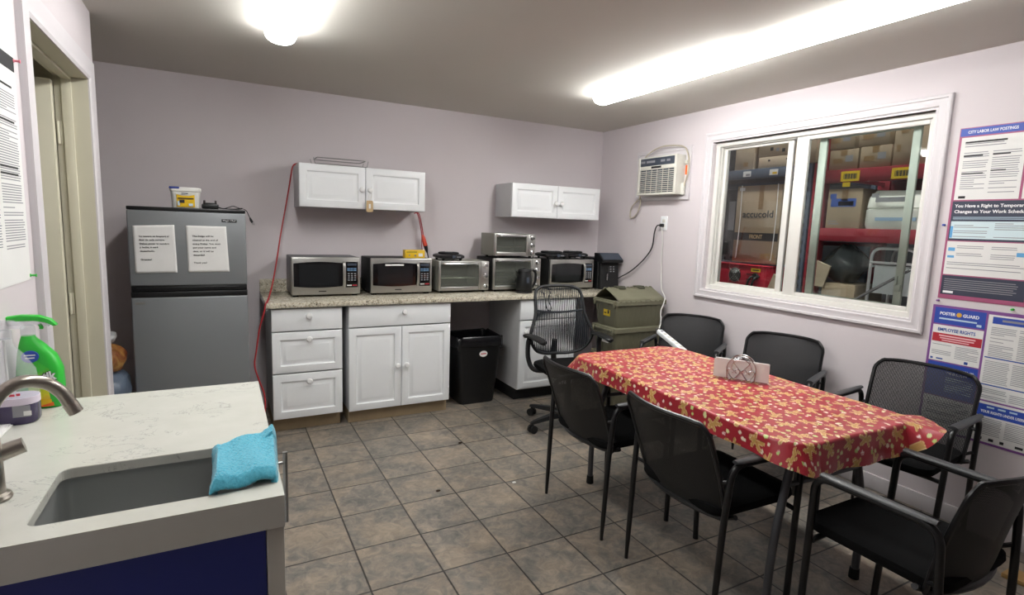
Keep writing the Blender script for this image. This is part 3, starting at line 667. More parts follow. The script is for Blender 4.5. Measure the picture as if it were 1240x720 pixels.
def coffeemaker():
    x0, x1, y0, y1 = 3.105, 3.335, 4.03, 4.40
    t = thing('coffee_maker', ((x0+x1)/2, (y0+y1)/2, CT), 'black coffee machine with sloped keypad in the corner at the right end of the counter', 'coffee maker')
    MB().box(x0, x1, y0+.07, y1, CT, 1.205, .012, 3).build('body', 'black', t)
    MB().prism([(y0+.02, CT), (y0+.069, CT), (y0+.069, 1.17), (y0+.045, 1.17)], x0+.01, x1-.01, 'yz', .006).build('front', 'blackmat', t)
    top = MB().prism([(y0-.005, 1.165), (y0+.13, 1.175), (y0+.13, 1.25), (y0+.07, 1.25), (y0-.01, 1.185)], x0-.006, x1+.006, 'yz', .005).build('head', 'black', t)
    a = Vector((0, y0-.01, 1.187)); b = Vector((0, y0+.068, 1.2508)); u = (b-a).normalized()
    p = MB().rect((x0+.004, a.y+.004, a.z+.006), (1, 0, 0), u, x1-x0-.008, (b-a).length-.012, .0012).build('keypad', 'acdark', top)
    mb = MB()
    for i in range(3):
        for k in range(7): mb.rect(Vector((x0+.018+k*.028, a.y, a.z))+u*(.02+i*.024)+Vector((0, -.0012, .0012)), (1, 0, 0), u, .014, .011, .0008)
    mb.build('keys', 'inkgrey', p)
    MB().tube([(x0+.075, y0+.018, 1.06), (x0+.068, y0+.012, 1.00)], .007, 8).build('tap_handle', 'chrome', t)
    MB().tube([(x0+.078, y0+.02, 1.13), (x0+.076, y0+.016, 1.075)], .008, 8).build('spout', 'black', t)
    mb = MB()
    for k in range(2):
        for i in range(3): mb.rect((x0+.115+k*.035, y0+.034-.0025*(-i), 1.075+i*.022), (1, 0, 0), (0, 0, 1), .016, .01, .004)
    mb.build('indicator', 'inkgrey', t)
coffeemaker()
def kettle():
    cx, cy = 2.262, 4.0
    t = thing('kettle', (cx, cy, CT), 'black plastic jug kettle standing in front of the lower toaster oven', 'kettle')
    MB().lathe([(0, 0), (.072, 0), (.076, .006), (.074, .018), (.06, .022), (0, .022)], (cx, cy, CT), 'z', 28).build('base', 'black', t)
    prof = [(.066, .0225), (.07, .03), (.068, .08), (.06, .15), (.056, .185), (.0, .186)]
    MB().lathe([(0, .0225)]+prof, (cx, cy, CT), 'z', 28).build('jug', 'black', t)
    MB().lathe([(.0, .1865), (.054, .1865), (.048, .2), (.02, .204), (.012, .212), (0, .213)], (cx, cy, CT), 'z', 24).build('lid', 'blackmat', t)
    MB().loft([[(cx-.05, cy-.02, CT+.145), (cx-.05, cy+.02, CT+.145), (cx-.052, cy, CT+.135)], [(cx-.08, cy-.012, CT+.186), (cx-.08, cy+.012, CT+.186), (cx-.084, cy, CT+.18)]]).build('spout', 'black', t)
    MB().tube(sm([(cx+.046, cy-.012, CT+.188), (cx+.075, cy-.016, CT+.192), (cx+.098, cy-.02, CT+.165), (cx+.097, cy-.02, CT+.1), (cx+.078, cy-.016, CT+.055), (cx+.064, cy-.014, CT+.05)], 6), .0105, 10).build('handle', 'black', t)
    MB().box(cx-.012, cx+.012, cy-.0665, cy-.058, CT+.06, CT+.135, .003).build('water_gauge', 'acdark', t)
kettle()
def ybox():
    x0, x1, y0, y1, z = 1.265, 1.425, 4.135, 4.20, 1.1945
    t = tag(MB().box(x0, x1, y0, y1, z, z+.062, .0015).build('carton', 'ylabel', loc=((x0+x1)/2, (y0+y1)/2, z)), 'small yellow carton lying on top of the second microwave', 'carton')
    MB().rect((x0+.01, y0-.0007, z+.04), (1, 0, 0), (0, 0, 1), .085, .012).build('print', M['ygreen'], t)
    MB().rect((x0+.03, y0-.0007, z+.014), (1, 0, 0), (0, 0, 1), .009, .014).rect((x0+.075, y0-.0007, z+.012), (1, 0, 0), (0, 0, 1), .014, .014).build('print', 'inkgrey', t)
    MB().rect((x0+.108, y0-.0007, z+.012), (1, 0, 0), (0, 0, 1), .034, .024).build('label', 'paper', t)
M['ygreen'] = pm('olive_print', '#a08a1c', .5)
ybox()
# cords hanging over the counter edge and on the back wall
tag(MB().tube(sm([(2.43, 4.0, CT+.006), (2.40, 3.9, CT+.006), (2.375, 3.855, CT+.008), (2.37, 3.832, .90), (2.375, 3.826, .86), (2.39, 3.826, .80), (2.42, 3.828, .775), (2.435, 3.828, .80), (2.41, 3.83, .86), (2.415, 3.836, .90), (2.44, 3.858, CT+.008), (2.50, 3.95, CT+.006), (2.53, 4.02, CT+.006)], 6), .0042, 6).build('extension_cord', 'blackcord', loc=(2.43, 3.85, CT)), 'black cord looped over the counter edge beside the task chair backrest', 'cord')
tag(MB().tube(sm([(2.432, 4.32, 1.262), (2.47, 4.31, 1.25), (2.505, 4.30, 1.215), (2.53, 4.33, 1.17), (2.532, 4.40, 1.0), (2.532, 4.44, CT+.005)], 6), .004, 6).build('extension_cord', 'blackcord', loc=(2.48, 4.3, 1.2)), 'black cord hanging behind the small stacked toaster oven', 'cord')
def redcords():
    c = [(.60, 4.38, 1.868), (.53, 4.36, 1.868), (.495, 4.345, 1.862), (.475, 4.34, 1.83), (.458, 4.36, 1.72), (.425, 4.37, 1.53), (.385, 4.32, 1.34), (.345, 4.2, 1.16), (.30, 4.05, 1.0), (.262, 3.9, .925), (.243, 3.84, .905), (.235, 3.83, .86), (.205, 3.86, .74), (.185, 3.87, .60), (.172, 3.87, .50), (.195, 3.86, .40), (.225, 3.85, .30), (.225, 3.82, .2), (.20, 3.80, .08), (.21, 3.76, .008), (.235, 3.68, .006)]
    tag(MB().tube(sm(c, 7), .0052, 8).build('extension_cord', 'redcord', loc=(.24, 3.83, .9)), 'long red extension cord running from the left wall cabinet top down past the counter end', 'cord')
    t = thing('extension_cord', (1.51, 4.43, 1.4), 'red cord hanging at the right of the left wall cabinet, plugged into a black cord', 'cord')
    for dx in (-.006, .006):
        MB().tube(sm([(1.425, 4.42, 1.545), (1.455+dx, 4.42, 1.55), (1.475+dx, 4.42, 1.5), (1.492+dx, 4.42, 1.42), (1.5+dx, 4.42, 1.365)], 6), .0042, 6).build('cord', 'redcord', t)
    MB().tube(sm([(1.497, 4.424, 1.37), (1.50, 4.44, 1.30), (1.515, 4.455, 1.22), (1.53, 4.44, 1.12)], 6), .0035, 6).build('cord', 'redcord', t)
    MB().tube([(1.5, 4.42, 1.37), (1.507, 4.42, 1.345), (1.527, 4.42, 1.28)], [.009, .017, .019], 10).build('socket', 'plug', t)
    MB().tube([(1.5275, 4.42, 1.279), (1.537, 4.42, 1.245), (1.545, 4.42, 1.22)], [.017, .013, .006], 10).build('plug', 'blackcord', t)
    MB().tube(sm([(1.544, 4.42, 1.222), (1.565, 4.43, 1.15), (1.577, 4.445, 1.09), (1.56, 4.44, .99), (1.55, 4.43, .92)], 6), .005, 8).build('cord', 'blackcord', t)
redcords()

# ------------------------------------------------------------------ air conditioner, outlet, cords on the window wall
def aircon():
    t = thing('air_conditioner', (XR, 3.6, 1.75), 'white through-wall air conditioner with louvered front, between the corner and the window', 'air conditioner')
    pframe(MB(), XR, 3.285, 3.935, 1.735, 2.165, [(0, .0005), (0, .016), (.008, .019), (.03, .019), (.032, .012), (.09, .012), (.09, .0005)]).build('trim_frame', 'trim', t)
    ya, yb, za, zb = 3.345, 3.795, 1.775, 2.095
    MB().box(XR-.095, XR-.001, ya, yb, za, zb, .008, 3).build('case', 'offwhite', t)
    xf = XR-.1
    MB().box(xf-.014, xf+.006, ya+.01, yb-.01, za, za+.02, .004).box(xf-.014, xf+.006, ya-.005, ya+.022, za, zb, .005).box(xf-.014, xf+.006, yb-.022, yb+.005, za, zb, .005).box(xf-.012, xf+.006, ya+.01, yb-.01, zb-.012, zb, .004).build('front_frame', 'offwhite', t)
    MB().box(xf-.001, xf+.004, ya+.02, yb-.02, za+.018, zb-.012).build('intake', 'acdark', t)
    mb = MB()
    for k in range(11):
        z = za+.028+k*.0165; mb.box(xf-.013, xf-.003, ya+.022, yb-.022, z, z+.0065, .0015)
    for k in range(1, 6): y = ya+.022+k*(yb-ya-.044)/6; mb.box(xf-.004, xf-.001, y-.003, y+.003, za+.02, za+.21)
    mb.build('louvers', 'offwhite', t)
    p = MB().box(xf-.012, xf-.001, ya+.022, yb-.022, za+.245, zb-.012, .002).build('control_panel', 'acdark', t)
    MB().box(xf-.012, xf-.001, ya+.022, yb-.022, za+.212, za+.2445, .002).build('band', 'offwhite', t)
    MB().rect((xf-.0122, yb-.16, za+.222), *RR, .12, .017, .0008).build('badge', 'blackmat', t)
    for y0, w in ((yb-.03, .05), (yb-.1, .1), (yb-.27, .05), (yb-.34, .04)): MB().rect((xf-.0122, y0, za+.27), *RR, w, .018, .0006).build('label', 'inkgrey', p)
    MB().rect((XR-.0125, 3.341, 1.935), *RR, .023, .075, .0008).build('warning_tag', 'orange', t)
    MB().box(XR-.03, XR-.0125, 3.318, 3.34, 2.02, 2.05, .004).build('cord_clip', 'offwhite', t)
    c = [(XR-.03, 3.34, 1.80), (XR-.035, 3.318, 1.86), (XR-.035, 3.288, 1.95), (XR-.035, 3.292, 2.06), (XR-.04, 3.33, 2.145), (XR-.05, 3.42, 2.172), (XR-.06, 3.58, 2.178), (XR-.075, 3.72, 2.13), (XR-.085, 3.805, 2.03), (XR-.085, 3.825, 1.9), (XR-.07, 3.81, 1.79), (XR-.05, 3.815, 1.72), (XR-.03, 3.87, 1.63), (XR-.02, 3.945, 1.585), (XR-.015, 3.985, 1.60), (XR-.02, 3.97, 1.67), (XR-.05, 3.88, 1.72), (XR-.07, 3.80, 1.755)]
    MB().tube(sm(c, 7), .006, 8).build('cord', 'beigecord', t)
    MB().box(XR-.045, XR-.014, 3.32, 3.36, 1.77, 1.87, .008, 3).build('plug', 'offwhite', t)
aircon()
def outlet():
    t = thing('wall_outlet', (XR, 3.55, 1.54), 'white wall outlet below the air conditioner with black and white cords plugged in', 'outlet')
    MB().box(XR-.006, XR-.0005, 3.51, 3.59, 1.48, 1.60, .003).build('plate', 'white', t)
    for z in (1.52, 1.56): MB().box(XR-.009, XR-.006, 3.533, 3.567, z-.014, z+.014, .002).build('socket', 'offwhite', t)
    t2 = thing('extension_cord', (XR-.02, 3.56, 1.53), 'black power cord drooping from the wall outlet down behind the totes', 'cord')
    MB().box(XR-.04, XR-.0095, 3.538, 3.572, 1.508, 1.536, .006).build('plug', 'blackcord', t2)
    MB().tube(sm([(XR-.036, 3.56, 1.52), (XR-.05, 3.585, 1.515), (XR-.04, 3.62, 1.46), (XR-.03, 3.65, 1.33), (XR-.03, 3.73, 1.23), (XR-.03, 3.85, 1.135), (XR-.03, 3.96, 1.07), (XR-.03, 4.07, 1.02), (XR-.04, 4.2, .945), (XR-.05, 4.33, CT+.006), (XR-.09, 4.42, CT+.006)], 7), .0055, 8).build('cord', 'blackcord', t2)
outlet()
def switchplate():
    tag(MB().rect((XR-.0005, 3.985, 1.545), *RR, .075, .09, .003).build('cover_plate', 'wall', loc=(XR, 3.945, 1.59)), 'painted-over cover plate on the wall left of the outlet', 'cover plate')
switchplate()

# ------------------------------------------------------------------ trash bin
def bin_():
    cx, cy = 1.845, 4.10
    t = thing('trash_bin', (cx, cy, 0), 'black rectangular trash bin with liner and oval white label, under the counter', 'trash bin')
    def ring(w, d, z, r=.035): return [(p[0], p[1], z) for p in rrect(w, d, r, 5, cx, cy)]
    MB().loft([ring(.30, .25, .0), ring(.31, .26, .012), ring(.395, .335, .555), ring(.39, .33, .556), ring(.30, .25, .02)], True, True).build('body', 'black', t)
    rnd = random.Random(4); mb = MB(); rings = []
    for (w, d, z, j) in ((.375, .315, .45, 0), (.383, .325, .553, 0), (.405, .345, .567, .003), (.416, .356, .556, .004), (.417, .357, .515, .006), (.414, .352, .478, .008)):
        rg = []
        for i, p in enumerate(rrect(w, d, .045, 9, cx, cy)):
            k = 1+j*1.3*math.sin(i*2.4)+rnd.uniform(-j, j); rg.append((cx+(p[0]-cx)*k, cy+(p[1]-cy)*k, z+(j*2.4*math.sin(i*.9+1) if j else 0)))
        rings.append(rg)
    mb.loft(rings, False, False).build('liner', M['liner'], t)
    y = cy-.168+.0065
    l = MB().prism([(cx+.027+.036*math.cos(a), .425+.025*math.sin(a)) for a in np.linspace(0, 2*PI, 24, endpoint=False)], cy-.161, cy-.1525, 'xz').build('label', 'paper', t)
    MB().rect((cx+.003, cy-.1612, .422), (1, 0, 0), (0, 0, 1), .048, .008).build('print', 'inkred', l)
M['liner'] = pm('black_liner', '#131316', .22, var=.2, vs=30, bump=.6, bs=40)
bin_()
# ------------------------------------------------------------------ olive totes
def totes():
    x0, x1, y0, y1 = 2.79, 3.325, 3.40, 3.735
    labels = ['lowest olive tote on the floor, bottom of the stack by the window wall', 'second olive tote from the floor in the stack by the window wall', 'olive tote with pale label under the topmost one, beside the task chair', 'topmost olive tote with yellow label and lid flaps peaked open']
    for i in range(4):
        z0 = .002+i*.2245; z1 = z0+.222; cx, cy = (x0+x1)/2, (y0+y1)/2; w, d = x1-x0, y1-y0
        t = thing('storage_tote', (cx, cy, z0), labels[i], 'tote', 'olive totes stacked by the wall')
        def ring(q, z, r=.02): return [(p[0], p[1], z) for p in rrect(w-q, d-q, r, 4, cx, cy)]
        MB().loft([ring(.075, z0), ring(.07, z0+.006), ring(.03, z1-.04), ring(.036, z1-.04), ring(.074, z0+.012)], True, True).build('body', 'tote', t)
        rim = MB().loft([ring(.03, z1-.0395), ring(.0, z1-.036), ring(.0, z1-.004), ring(.006, z1), ring(.036, z1), ring(.036, z1-.036)], False, False)
        rim.build('rim', 'tote', t)
        ribs = MB()
        for k in range(9):
            x = x0+.05+k*(w-.1)/8; ribs.prism([(y0+.031, z0+.02), (y0+.012, z1-.042), (y0+.02, z1-.042), (y0+.04, z0+.02)], x-.004, x+.004, 'yz')
        for k in range(4):
            y = y0+.06+k*(d-.12)/3; ribs.prism([(x0+.031, z0+.02), (x0+.012, z1-.042), (x0+.02, z1-.042), (x0+.04, z0+.02)], y-.004, y+.004, 'xz')
        ribs.build('ribs', 'tote', t)
        h = MB(); h.box(x0-.012, x0+.004, y0+.06, y1-.06, z1-.03, z1-.012, .004).box(x0-.012, x0+.004, y0+.03, y0+.05, z1-.055, z1-.008, .003).box(x0-.012, x0+.004, y1-.05, y1-.03, z1-.055, z1-.008, .003)
        h.build('grip', 'tote', t)
        if i < 3:
            MB().loft([ring(.04, z1-.01), ring(.04, z1+.001)]).build('lid', 'tote', t)
        else:
            cy2 = cy+.03
            for a, b, s in ((y0+.012, cy2-.005, 1), (y1-.012, cy2+.008, -1)):
                za, zb = z1+.002, z1+.092
                def fl(u, v, a=a, b=b): return (x0+.02+(w-.04)*u-.012*math.sin(PI*v)*0, a+(b-a)*v, za+(zb-za)*(v**.8)+.006*math.sin(4*PI*u)*math.sin(PI*v)+(.006*math.cos(24*PI*u) if v > .95 else 0))
                f = MB().grid(fl, 32, 6).build('lid_flap', 'tote', t); md = f.modifiers.new('thickness', 'SOLIDIFY'); md.thickness = .006
            mb = MB()
            for xx in (x0+.13, x0+.34): mb.box(xx, xx+.085, cy2-.025, cy2+.03, z1+.088, z1+.102, .003).box(xx+.01, xx+.075, cy2-.045, cy2-.02, z1+.08, z1+.094, .003)
            mb.build('lid_hinge', 'toteedge', t)
            h2 = MB()
            for k in range(10): x = x0+.03+k*.052; h2.box(x, x+.02, y0-.003, y0+.004, z1-.012, z1+.004, .001)
            h2.build('hinge', 'tote', t)
        if i >= 2:
            l = MB().rect((x0+.0225, y0+.20, z0+.085), (0, -1, 0), (0, 0, 1), .085, .065, .0025).build('label', 'yellow' if i == 3 else 'paper', t)
            MB().rect((x0+.0198, y0+.145, z0+.105), (0, -1, 0), (0, 0, 1), .018, .028, .0012).rect((x0+.0198, y0+.19, z0+.105), (0, -1, 0), (0, 0, 1), .03, .009, .0012).build('print', 'ink', l)
totes()
# ------------------------------------------------------------------ table, cloth, things on it
TC = (2.13, 1.818); TROT = R(-1.6); HW, HL, TT = .376, .715, .745
def table():
    t = thing('folding_table', (0, 0, 0), 'gray-legged folding table under the red gingerbread tablecloth', 'table')
    def ring(q, z): return [(p[0], p[1], z) for p in rrect(2*HW-q, 2*HL-q, .11, 8)]
    MB().loft([ring(.02, TT-.048), ring(.004, TT-.04), ring(.004, TT-.008), ring(.02, TT-.003)]).build('tabletop', 'grey', t)
    for s in (-1, 1):
        for sx in (-1, 1):
            mb = MB(); f = Vector((sx*.285, s*.595, 0))
            mb.tube(fillet([f, (sx*.285, s*.60, .30), (sx*.20, s*.585, .62), (sx*.20, s*.585, TT-.05)], .14, 8), .0155, 12)
            l = mb.build('leg', 'grey', t)
            MB().cyl(f+Vector((0, 0, .0005)), f+Vector((0, 0, .045)), .021, .019, 14).build('foot', 'rubber', l)
        MB().tube([(-.222, s*.59, .52), (.222, s*.59, .52)], .011, 10).build('crossbar', 'grey', t)
        MB().tube([(-.1, s*.585, .515), (-.03, s*.22, TT-.055)], .008, 8).tube([(.1, s*.585, .515), (.03, s*.22, TT-.055)], .008, 8).build('brace', 'grey', t)
    t.location = (*TC, 0); t.rotation_euler.z = TROT
table()
def cookie_print(S, T):
    """colour of the printed cloth at flat cloth coordinates (metres)"""
    col = np.empty(S.shape+(3,)); red = np.array(lin('#a92a36')); col[:] = red
    def put(mask, c): col[mask] = np.array(lin(c))
    rnd = np.random.RandomState(11); P = .104
    def seg(px, py, ax, ay, bx, by):
        vx, vy = bx-ax, by-ay; k = np.clip(((px-ax)*vx+(py-ay)*vy)/(vx*vx+vy*vy), 0, 1)
        return np.hypot(px-ax-k*vx, py-ay-k*vy)
    i0, i1 = int(np.floor(S.min()/P))-1, int(np.ceil(S.max()/P))+1; j0, j1 = int(np.floor(T.min()/P))-1, int(np.ceil(T.max()/P))+1
    for i in range(i0, i1+1):
        for j in range(j0, j1+1):
            cx = (i+(.5 if j % 2 else 0))*P+rnd.uniform(-.008, .008); cy = j*P*.9+rnd.uniform(-.008, .008); a = rnd.uniform(0, 2*PI)
            m = (np.abs(S-cx) < .075) & (np.abs(T-cy) < .075)
            if not m.any(): continue
            x, y = S[m]-cx, T[m]-cy; h = .072
            u = (x*np.cos(a)+y*np.sin(a))/h; v = (-x*np.sin(a)+y*np.cos(a))/h
            d = np.hypot(u, v-.31)-.165
            d = np.minimum(d, seg(u, v, 0, .12, 0, -.12)-.135)
            for s in (-1, 1):
                d = np.minimum(d, seg(u, v, 0, .09, s*.33, .13+.05*s)-.088); d = np.minimum(d, seg(u, v, s*.05, -.12, s*.2, -.42)-.105)
            c = col[m]
            c[d < .02] = lin('#8f3a2e'); c[d < .0] = lin('#e0c08a'); c[d < -.03] = lin('#c79a58')
            for (ex, ey, cc) in ((-.055, .35, '#f2ead8'), (.055, .35, '#f2ead8'), (0, .08, '#6fae52'), (0, -.06, '#b6323c')):
                c[np.hypot(u-ex, v-ey) < .024] = lin(cc)
            col[m] = c
            for k in range(4):
                b = a+k*1.5708+.55; rr = .052+.010*rnd.rand(); dx, dy = cx+rr*np.cos(b), cy+rr*np.sin(b)*.95; q = .0062+.0028*rnd.rand(); kind = rnd.randint(4)
                m = np.hypot(S-dx, T-dy) < q
                if not m.any(): continue
                cur = col[m]; isred = np.abs(cur-red).sum(1) < 1e-6
                base = np.tile(np.array(lin(('#b8cf7c', '#d98d8f', '#e6d8c0', '#d5d79a')[kind])), (m.sum(), 1))
                if kind == 1:
                    an = np.arctan2(T[m]-dy, S[m]-dx); base[np.sin(an*5) > 0] = lin('#efe2da')
                cur[isred] = base[isred]; col[m] = cur
    return col
def tablecloth():
    DL, DR, DF, DN = .086, .10, .12, .125      # overhangs: left, right, far, near
    st = .0038
    s = np.arange(-HW-DL, HW+DR+st, st); t = np.arange(-HL-DN, HL+DF+st, st)
    S, T = np.meshgrid(s, t, indexing='ij')
    rc = .11; IW, IL = HW-rc, HL-rc; ex = np.maximum(np.abs(S)-IW, 0); ey = np.maximum(np.abs(T)-IL, 0)
    # the cloth has rounded corners
    mx = np.maximum(ex/(rc+np.where(S > 0, DR, DL)), ey/(rc+np.where(T > 0, DF, DN))); hy = np.hypot(ex/(rc+np.where(S > 0, DR, DL)), ey/(rc+np.where(T > 0, DF, DN))); kk = np.where(hy > 1e-9, mx/np.maximum(hy, 1e-9), 1)
    ex = ex*kk; ey = ey*kk
    # hem waves: the cloth is a little longer in places
    rho0 = np.hypot(ex, ey); rho = np.maximum(rho0-rc, 0); th = np.arctan2(ey, np.maximum(ex, 1e-9)); th = np.where(rho0 < 1e-9, 0, th)
    corner = np.sin(2*th)*np.where((ex > 0) & (ey > 0), 1, 0)
    phc = np.where((S > 0) & (T < 0), R(52), np.where((S < 0) & (T < 0), R(26), R(34)))
    phi = R(9)+(phc-R(9))*np.clip(corner, 0, 1)**1.1
    # the near hem lifts towards the right corner
    lift = np.where((T < -IL), np.clip((S-.12)/.3, 0, 1), 0)*R(28)
    lift2 = np.where((S > IW), np.clip((-T-.5)/.25, 0, 1), 0)*R(30)
    phi = np.minimum(phi+lift+lift2, R(84))
    r = .012; lim = r*(PI/2-phi); a = np.minimum(rho, lim)/r
    out = r*np.sin(a); drop = r*(1-np.cos(a)); rest = np.maximum(rho-lim, 0)
    out += rest*np.sin(phi); drop += rest*np.cos(phi)
    along = np.where(ex > ey, T, S); wv = rest*(.06*np.sin(along*17+1)+.035*np.sin(along*31+2)); out += wv
    flat = np.minimum(rho0, rc)+out*(rho > 0); X = np.clip(S, -IW, IW)+np.sign(S)*flat*np.cos(th); Y = np.clip(T, -IL, IL)+np.sign(T)*flat*np.sin(th)
    Z = TT+.003-drop+.0012*np.sin(9*S+3)*np.sin(7*T)+.0008*np.sin(21*S+13*T)*(rho < .005)
    n0, n1 = S.shape; co = np.stack([X, Y, Z], -1).reshape(-1, 3)
    idx = np.arange(n0*n1).reshape(n0, n1); f = np.stack([idx[:-1, :-1], idx[1:, :-1], idx[1:, 1:], idx[:-1, 1:]], -1).reshape(-1, 4)
    me = bpy.data.meshes.new('tablecloth'); me.vertices.add(len(co)); me.vertices.foreach_set('co', co.ravel())
    me.loops.add(f.size); me.loops.foreach_set('vertex_index', f.ravel().astype(np.int32)); me.polygons.add(len(f))
    me.polygons.foreach_set('loop_start', np.arange(0, f.size, 4, dtype=np.int32)); me.polygons.foreach_set('loop_total', np.full(len(f), 4, dtype=np.int32))
    me.update(); me.validate(); me.shade_smooth()
    at = me.color_attributes.new('print', 'FLOAT_COLOR', 'POINT'); c = cookie_print(S, T).reshape(-1, 3)
    at.data.foreach_set('color', np.concatenate([c, np.ones((len(c), 1))], 1).astype(np.float32).ravel())
    me.materials.append(M['cloth'])
    o = bpy.data.objects.new('tablecloth', me); COL.objects.link(o); o.location = (*TC, 0); o.rotation_euler.z = TROT
    tag(o, 'red vinyl tablecloth printed with gingerbread men and candies, draped over the table', 'tablecloth')
tablecloth()
def napkins():
    z = TT+.006; c = (2.262, 1.775); rot = math.atan2(-.83, .56)
    t = thing('napkin_holder', (0, 0, 0), 'silver wire napkin holder with heart scrolls on the tablecloth', 'napkin holder')
    r = .0022
    for y in (-.022, .022):
        mb = MB()
        arch = [(-.062, y, .008), (-.066, y, .045)]+[(-.066*math.cos(a), y, .062+.066*math.sin(a)) for a in np.linspace(.12, PI-.12, 14)]+[(.066, y, .045), (.062, y, .008)]
        mb.tube(sm(arch, 3), r*1.15, 7)
        mb.tube(sm([(-.045*math.cos(a), y, .066+.047*math.sin(a)) for a in np.linspace(0, PI, 9)], 3), r*.9, 6)
        for s in (-1, 1):
            cx = s*.031
            mb.tube(sm([(-s*.03, y, .108), (-s*.038, y, .095), (0, y, .05), (cx, y, .012), (cx+s*.03, y, .045), (cx+s*.022, y, .06), (cx+s*.006, y, .056), (cx+s*.004, y, .045), (cx+s*.012, y, .042)], 5), r*.85, 6)
            mb.tube(sm([(cx, y, .012), (cx-s*.024, y, .045), (cx-s*.018, y, .06), (cx-s*.006, y, .056), (cx-s*.004, y, .045), (cx-s*.012, y, .042)], 5), r*.85, 6)
        mb.build('scroll_panel', 'chrome', t)
    mb = MB()
    for x in (-.058, 0, .058): mb.tube([(x, -.022, .008), (x, .022, .008)], r, 6)
    mb.build('base_wires', 'chrome', t)
    for x in (-.05, .05):
        for y in (-.022, .022): MB().sphere((x, y, .006), .006, n=8).build('ball_foot', 'chrome', t)
    t.location = (c[0], c[1], z-.005); t.rotation_euler.z = rot
    mb = MB(); rnd = random.Random(2)
    p = thing('napkin_stack', (0, 0, 0), 'stack of white paper napkins standing in the wire holder', 'napkins')
    for k in range(7):
        y = -.0155+k*.0046; dx = rnd.uniform(-.005, .005); dz = rnd.uniform(-.003, .003)
        mb.loft([[(-.125+dx, y-.0018, .0105), (.122+dx, y-.0018, .0105), (.122+dx, y+.0018, .0105), (-.125+dx, y+.0018, .0105)], [(-.124+dx, y-.0012, .103+dz), (.121+dx, y-.0012, .1+dz), (.121+dx, y+.0012, .1+dz), (-.124+dx, y+.0012, .103+dz)]])
    mb.build('napkins', 'paper', p); p.location = (c[0], c[1], z-.004); p.rotation_euler.z = rot
napkins()

# ------------------------------------------------------------------ stacking arm chairs
def stack_chair(net, lean=0, rise=0):
    t = thing('stacking_chair', (0, 0, 0))
    for s in (-1, 1):
        pts = fillet([(s*.250, -.205, 0), (s*.252, -.192, .42), (s*.258, -.176, .65), (s*.262, .195, .65), (s*.247, .21, 0)], [0, .1, .06, .055, 0], 7)
        lo = [p for p in pts]; k0 = next(i for i, p in enumerate(lo) if p.z > .56); k1 = max(i for i, p in enumerate(lo) if p.z > .56)
        def rad(p): return .0125 if p.z > .14 else .0078+.0047*p.z/.14
        ext = [lo[0], lo[0].lerp(lo[1], .33)]+lo[1:k0]; MB().tube(ext, [rad(p) for p in ext], 12).build('leg', 'chairframe', t)
        ext = lo[k1+1:-1]+[lo[-1].lerp(lo[-2], .22), lo[-1]]; MB().tube([lo[k1]]+ext, [.0125]+[rad(p) for p in ext], 12).build('leg', 'chairframe', t)
        a = MB().tube(lo[k0-1:k1+2], .0127, 12).build('arm', 'chairframe', t)
        sec = [(-.17, .012), (-.14, .017), (.0, .021), (.13, .022), (.175, .018)]
        MB().loft([[(s*.26+w*math.cos(q), y, .6605+(.0095 if math.sin(q) > 0 else .004)*math.sin(q)) for q in np.linspace(0, 2*PI, 14, endpoint=False)] for y, w in sec]).build('arm_pad', 'pad', a)
    def ring(q, z, dy=0): return [(p[0], p[1]+.03+dy, z) for p in rrect(.445-q, .45-q, .06, 6)]
    MB().loft([ring(.05, .423), ring(.012, .428), ring(0, .442), ring(.004, .462), ring(.03, .472), ring(.10, .476)]).build('seat', 'seat', t)
    mb = MB()
    for y in (-.13, .19): mb.tube(fillet([(-.252 if y < 0 else -.252, y, .44 if y < 0 else .41), (-.2, y, .414), (.2, y, .414), (.252, y, .44 if y < 0 else .41)], .03), .010, 8)
    for x in (-.17, .17): mb.tube([(x, -.135, .414), (x, .195, .414)], .009, 8)
    mb.build('seat_frame', 'chairframe', t)
    def P(u, v):
        hw = .228*(1-.13*max(0, (v-.86)/.14)**2.4)*(.97+.03*min(1, v*3)); z = .42+(.385+rise)*v-.010*abs(u)**5*v
        return Vector((u*hw, -.195-(.065+lean)*v-.03*v*v+.05*u*u, z))
    edge = [P(-1, v) for v in np.linspace(0, 1, 12)]+[P(u, 1) for u in np.linspace(-.93, .93, 12)]+[P(1, v) for v in np.linspace(1, 0, 12)]
    b = MB().tube(sm(edge, 2), .0095, 8).tube([P(u, .0) for u in np.linspace(-1, 1, 9)], .012, 8).build('back_frame', 'chairframe', t)
    MB().grid(lambda a, v: P(2*a-1, v), 20, 20).build('mesh_back', net, b)
    for s in (-1, 1):
        for v, z in ((.1, .475), (.42, .585)):
            p = P(s, v); MB().tube([p, (s*.2535, -.187+(z-.45)*.06, z)], .008, 8).build('bracket', 'chairframe', b)
    return t
def place(c, x, y, deg, label): c.location = (x, y, 0); c.rotation_euler.z = R(deg); tag(c, label, 'chair', 'black stacking chairs around the table')
ch = stack_chair('net', .045)
place(ch, 1.765, 2.165, -90, 'black mesh-back arm chair on the aisle side of the table, farther from the camera')
place(copy_tree(ch), 1.772, 1.495, -92, 'black mesh-back arm chair on the aisle side of the table, nearer to the camera')
place(stack_chair('net', -.01), 2.06, .875, 0, 'black arm chair seen from behind at the near end of the table')
ch2 = stack_chair('netdense', 0, .025)
place(ch2, 2.99, 2.86, 121, 'black arm chair by the window wall beside the olive totes, holding the power strip')
place(copy_tree(ch2), 2.965, 2.12, 110, 'black arm chair on the window side behind the napkin holder')
ch3 = stack_chair('netlight', 0, .025)
place(ch3, 2.945, 1.37, 96, 'black arm chair with see-through mesh back in front of the wall posters')

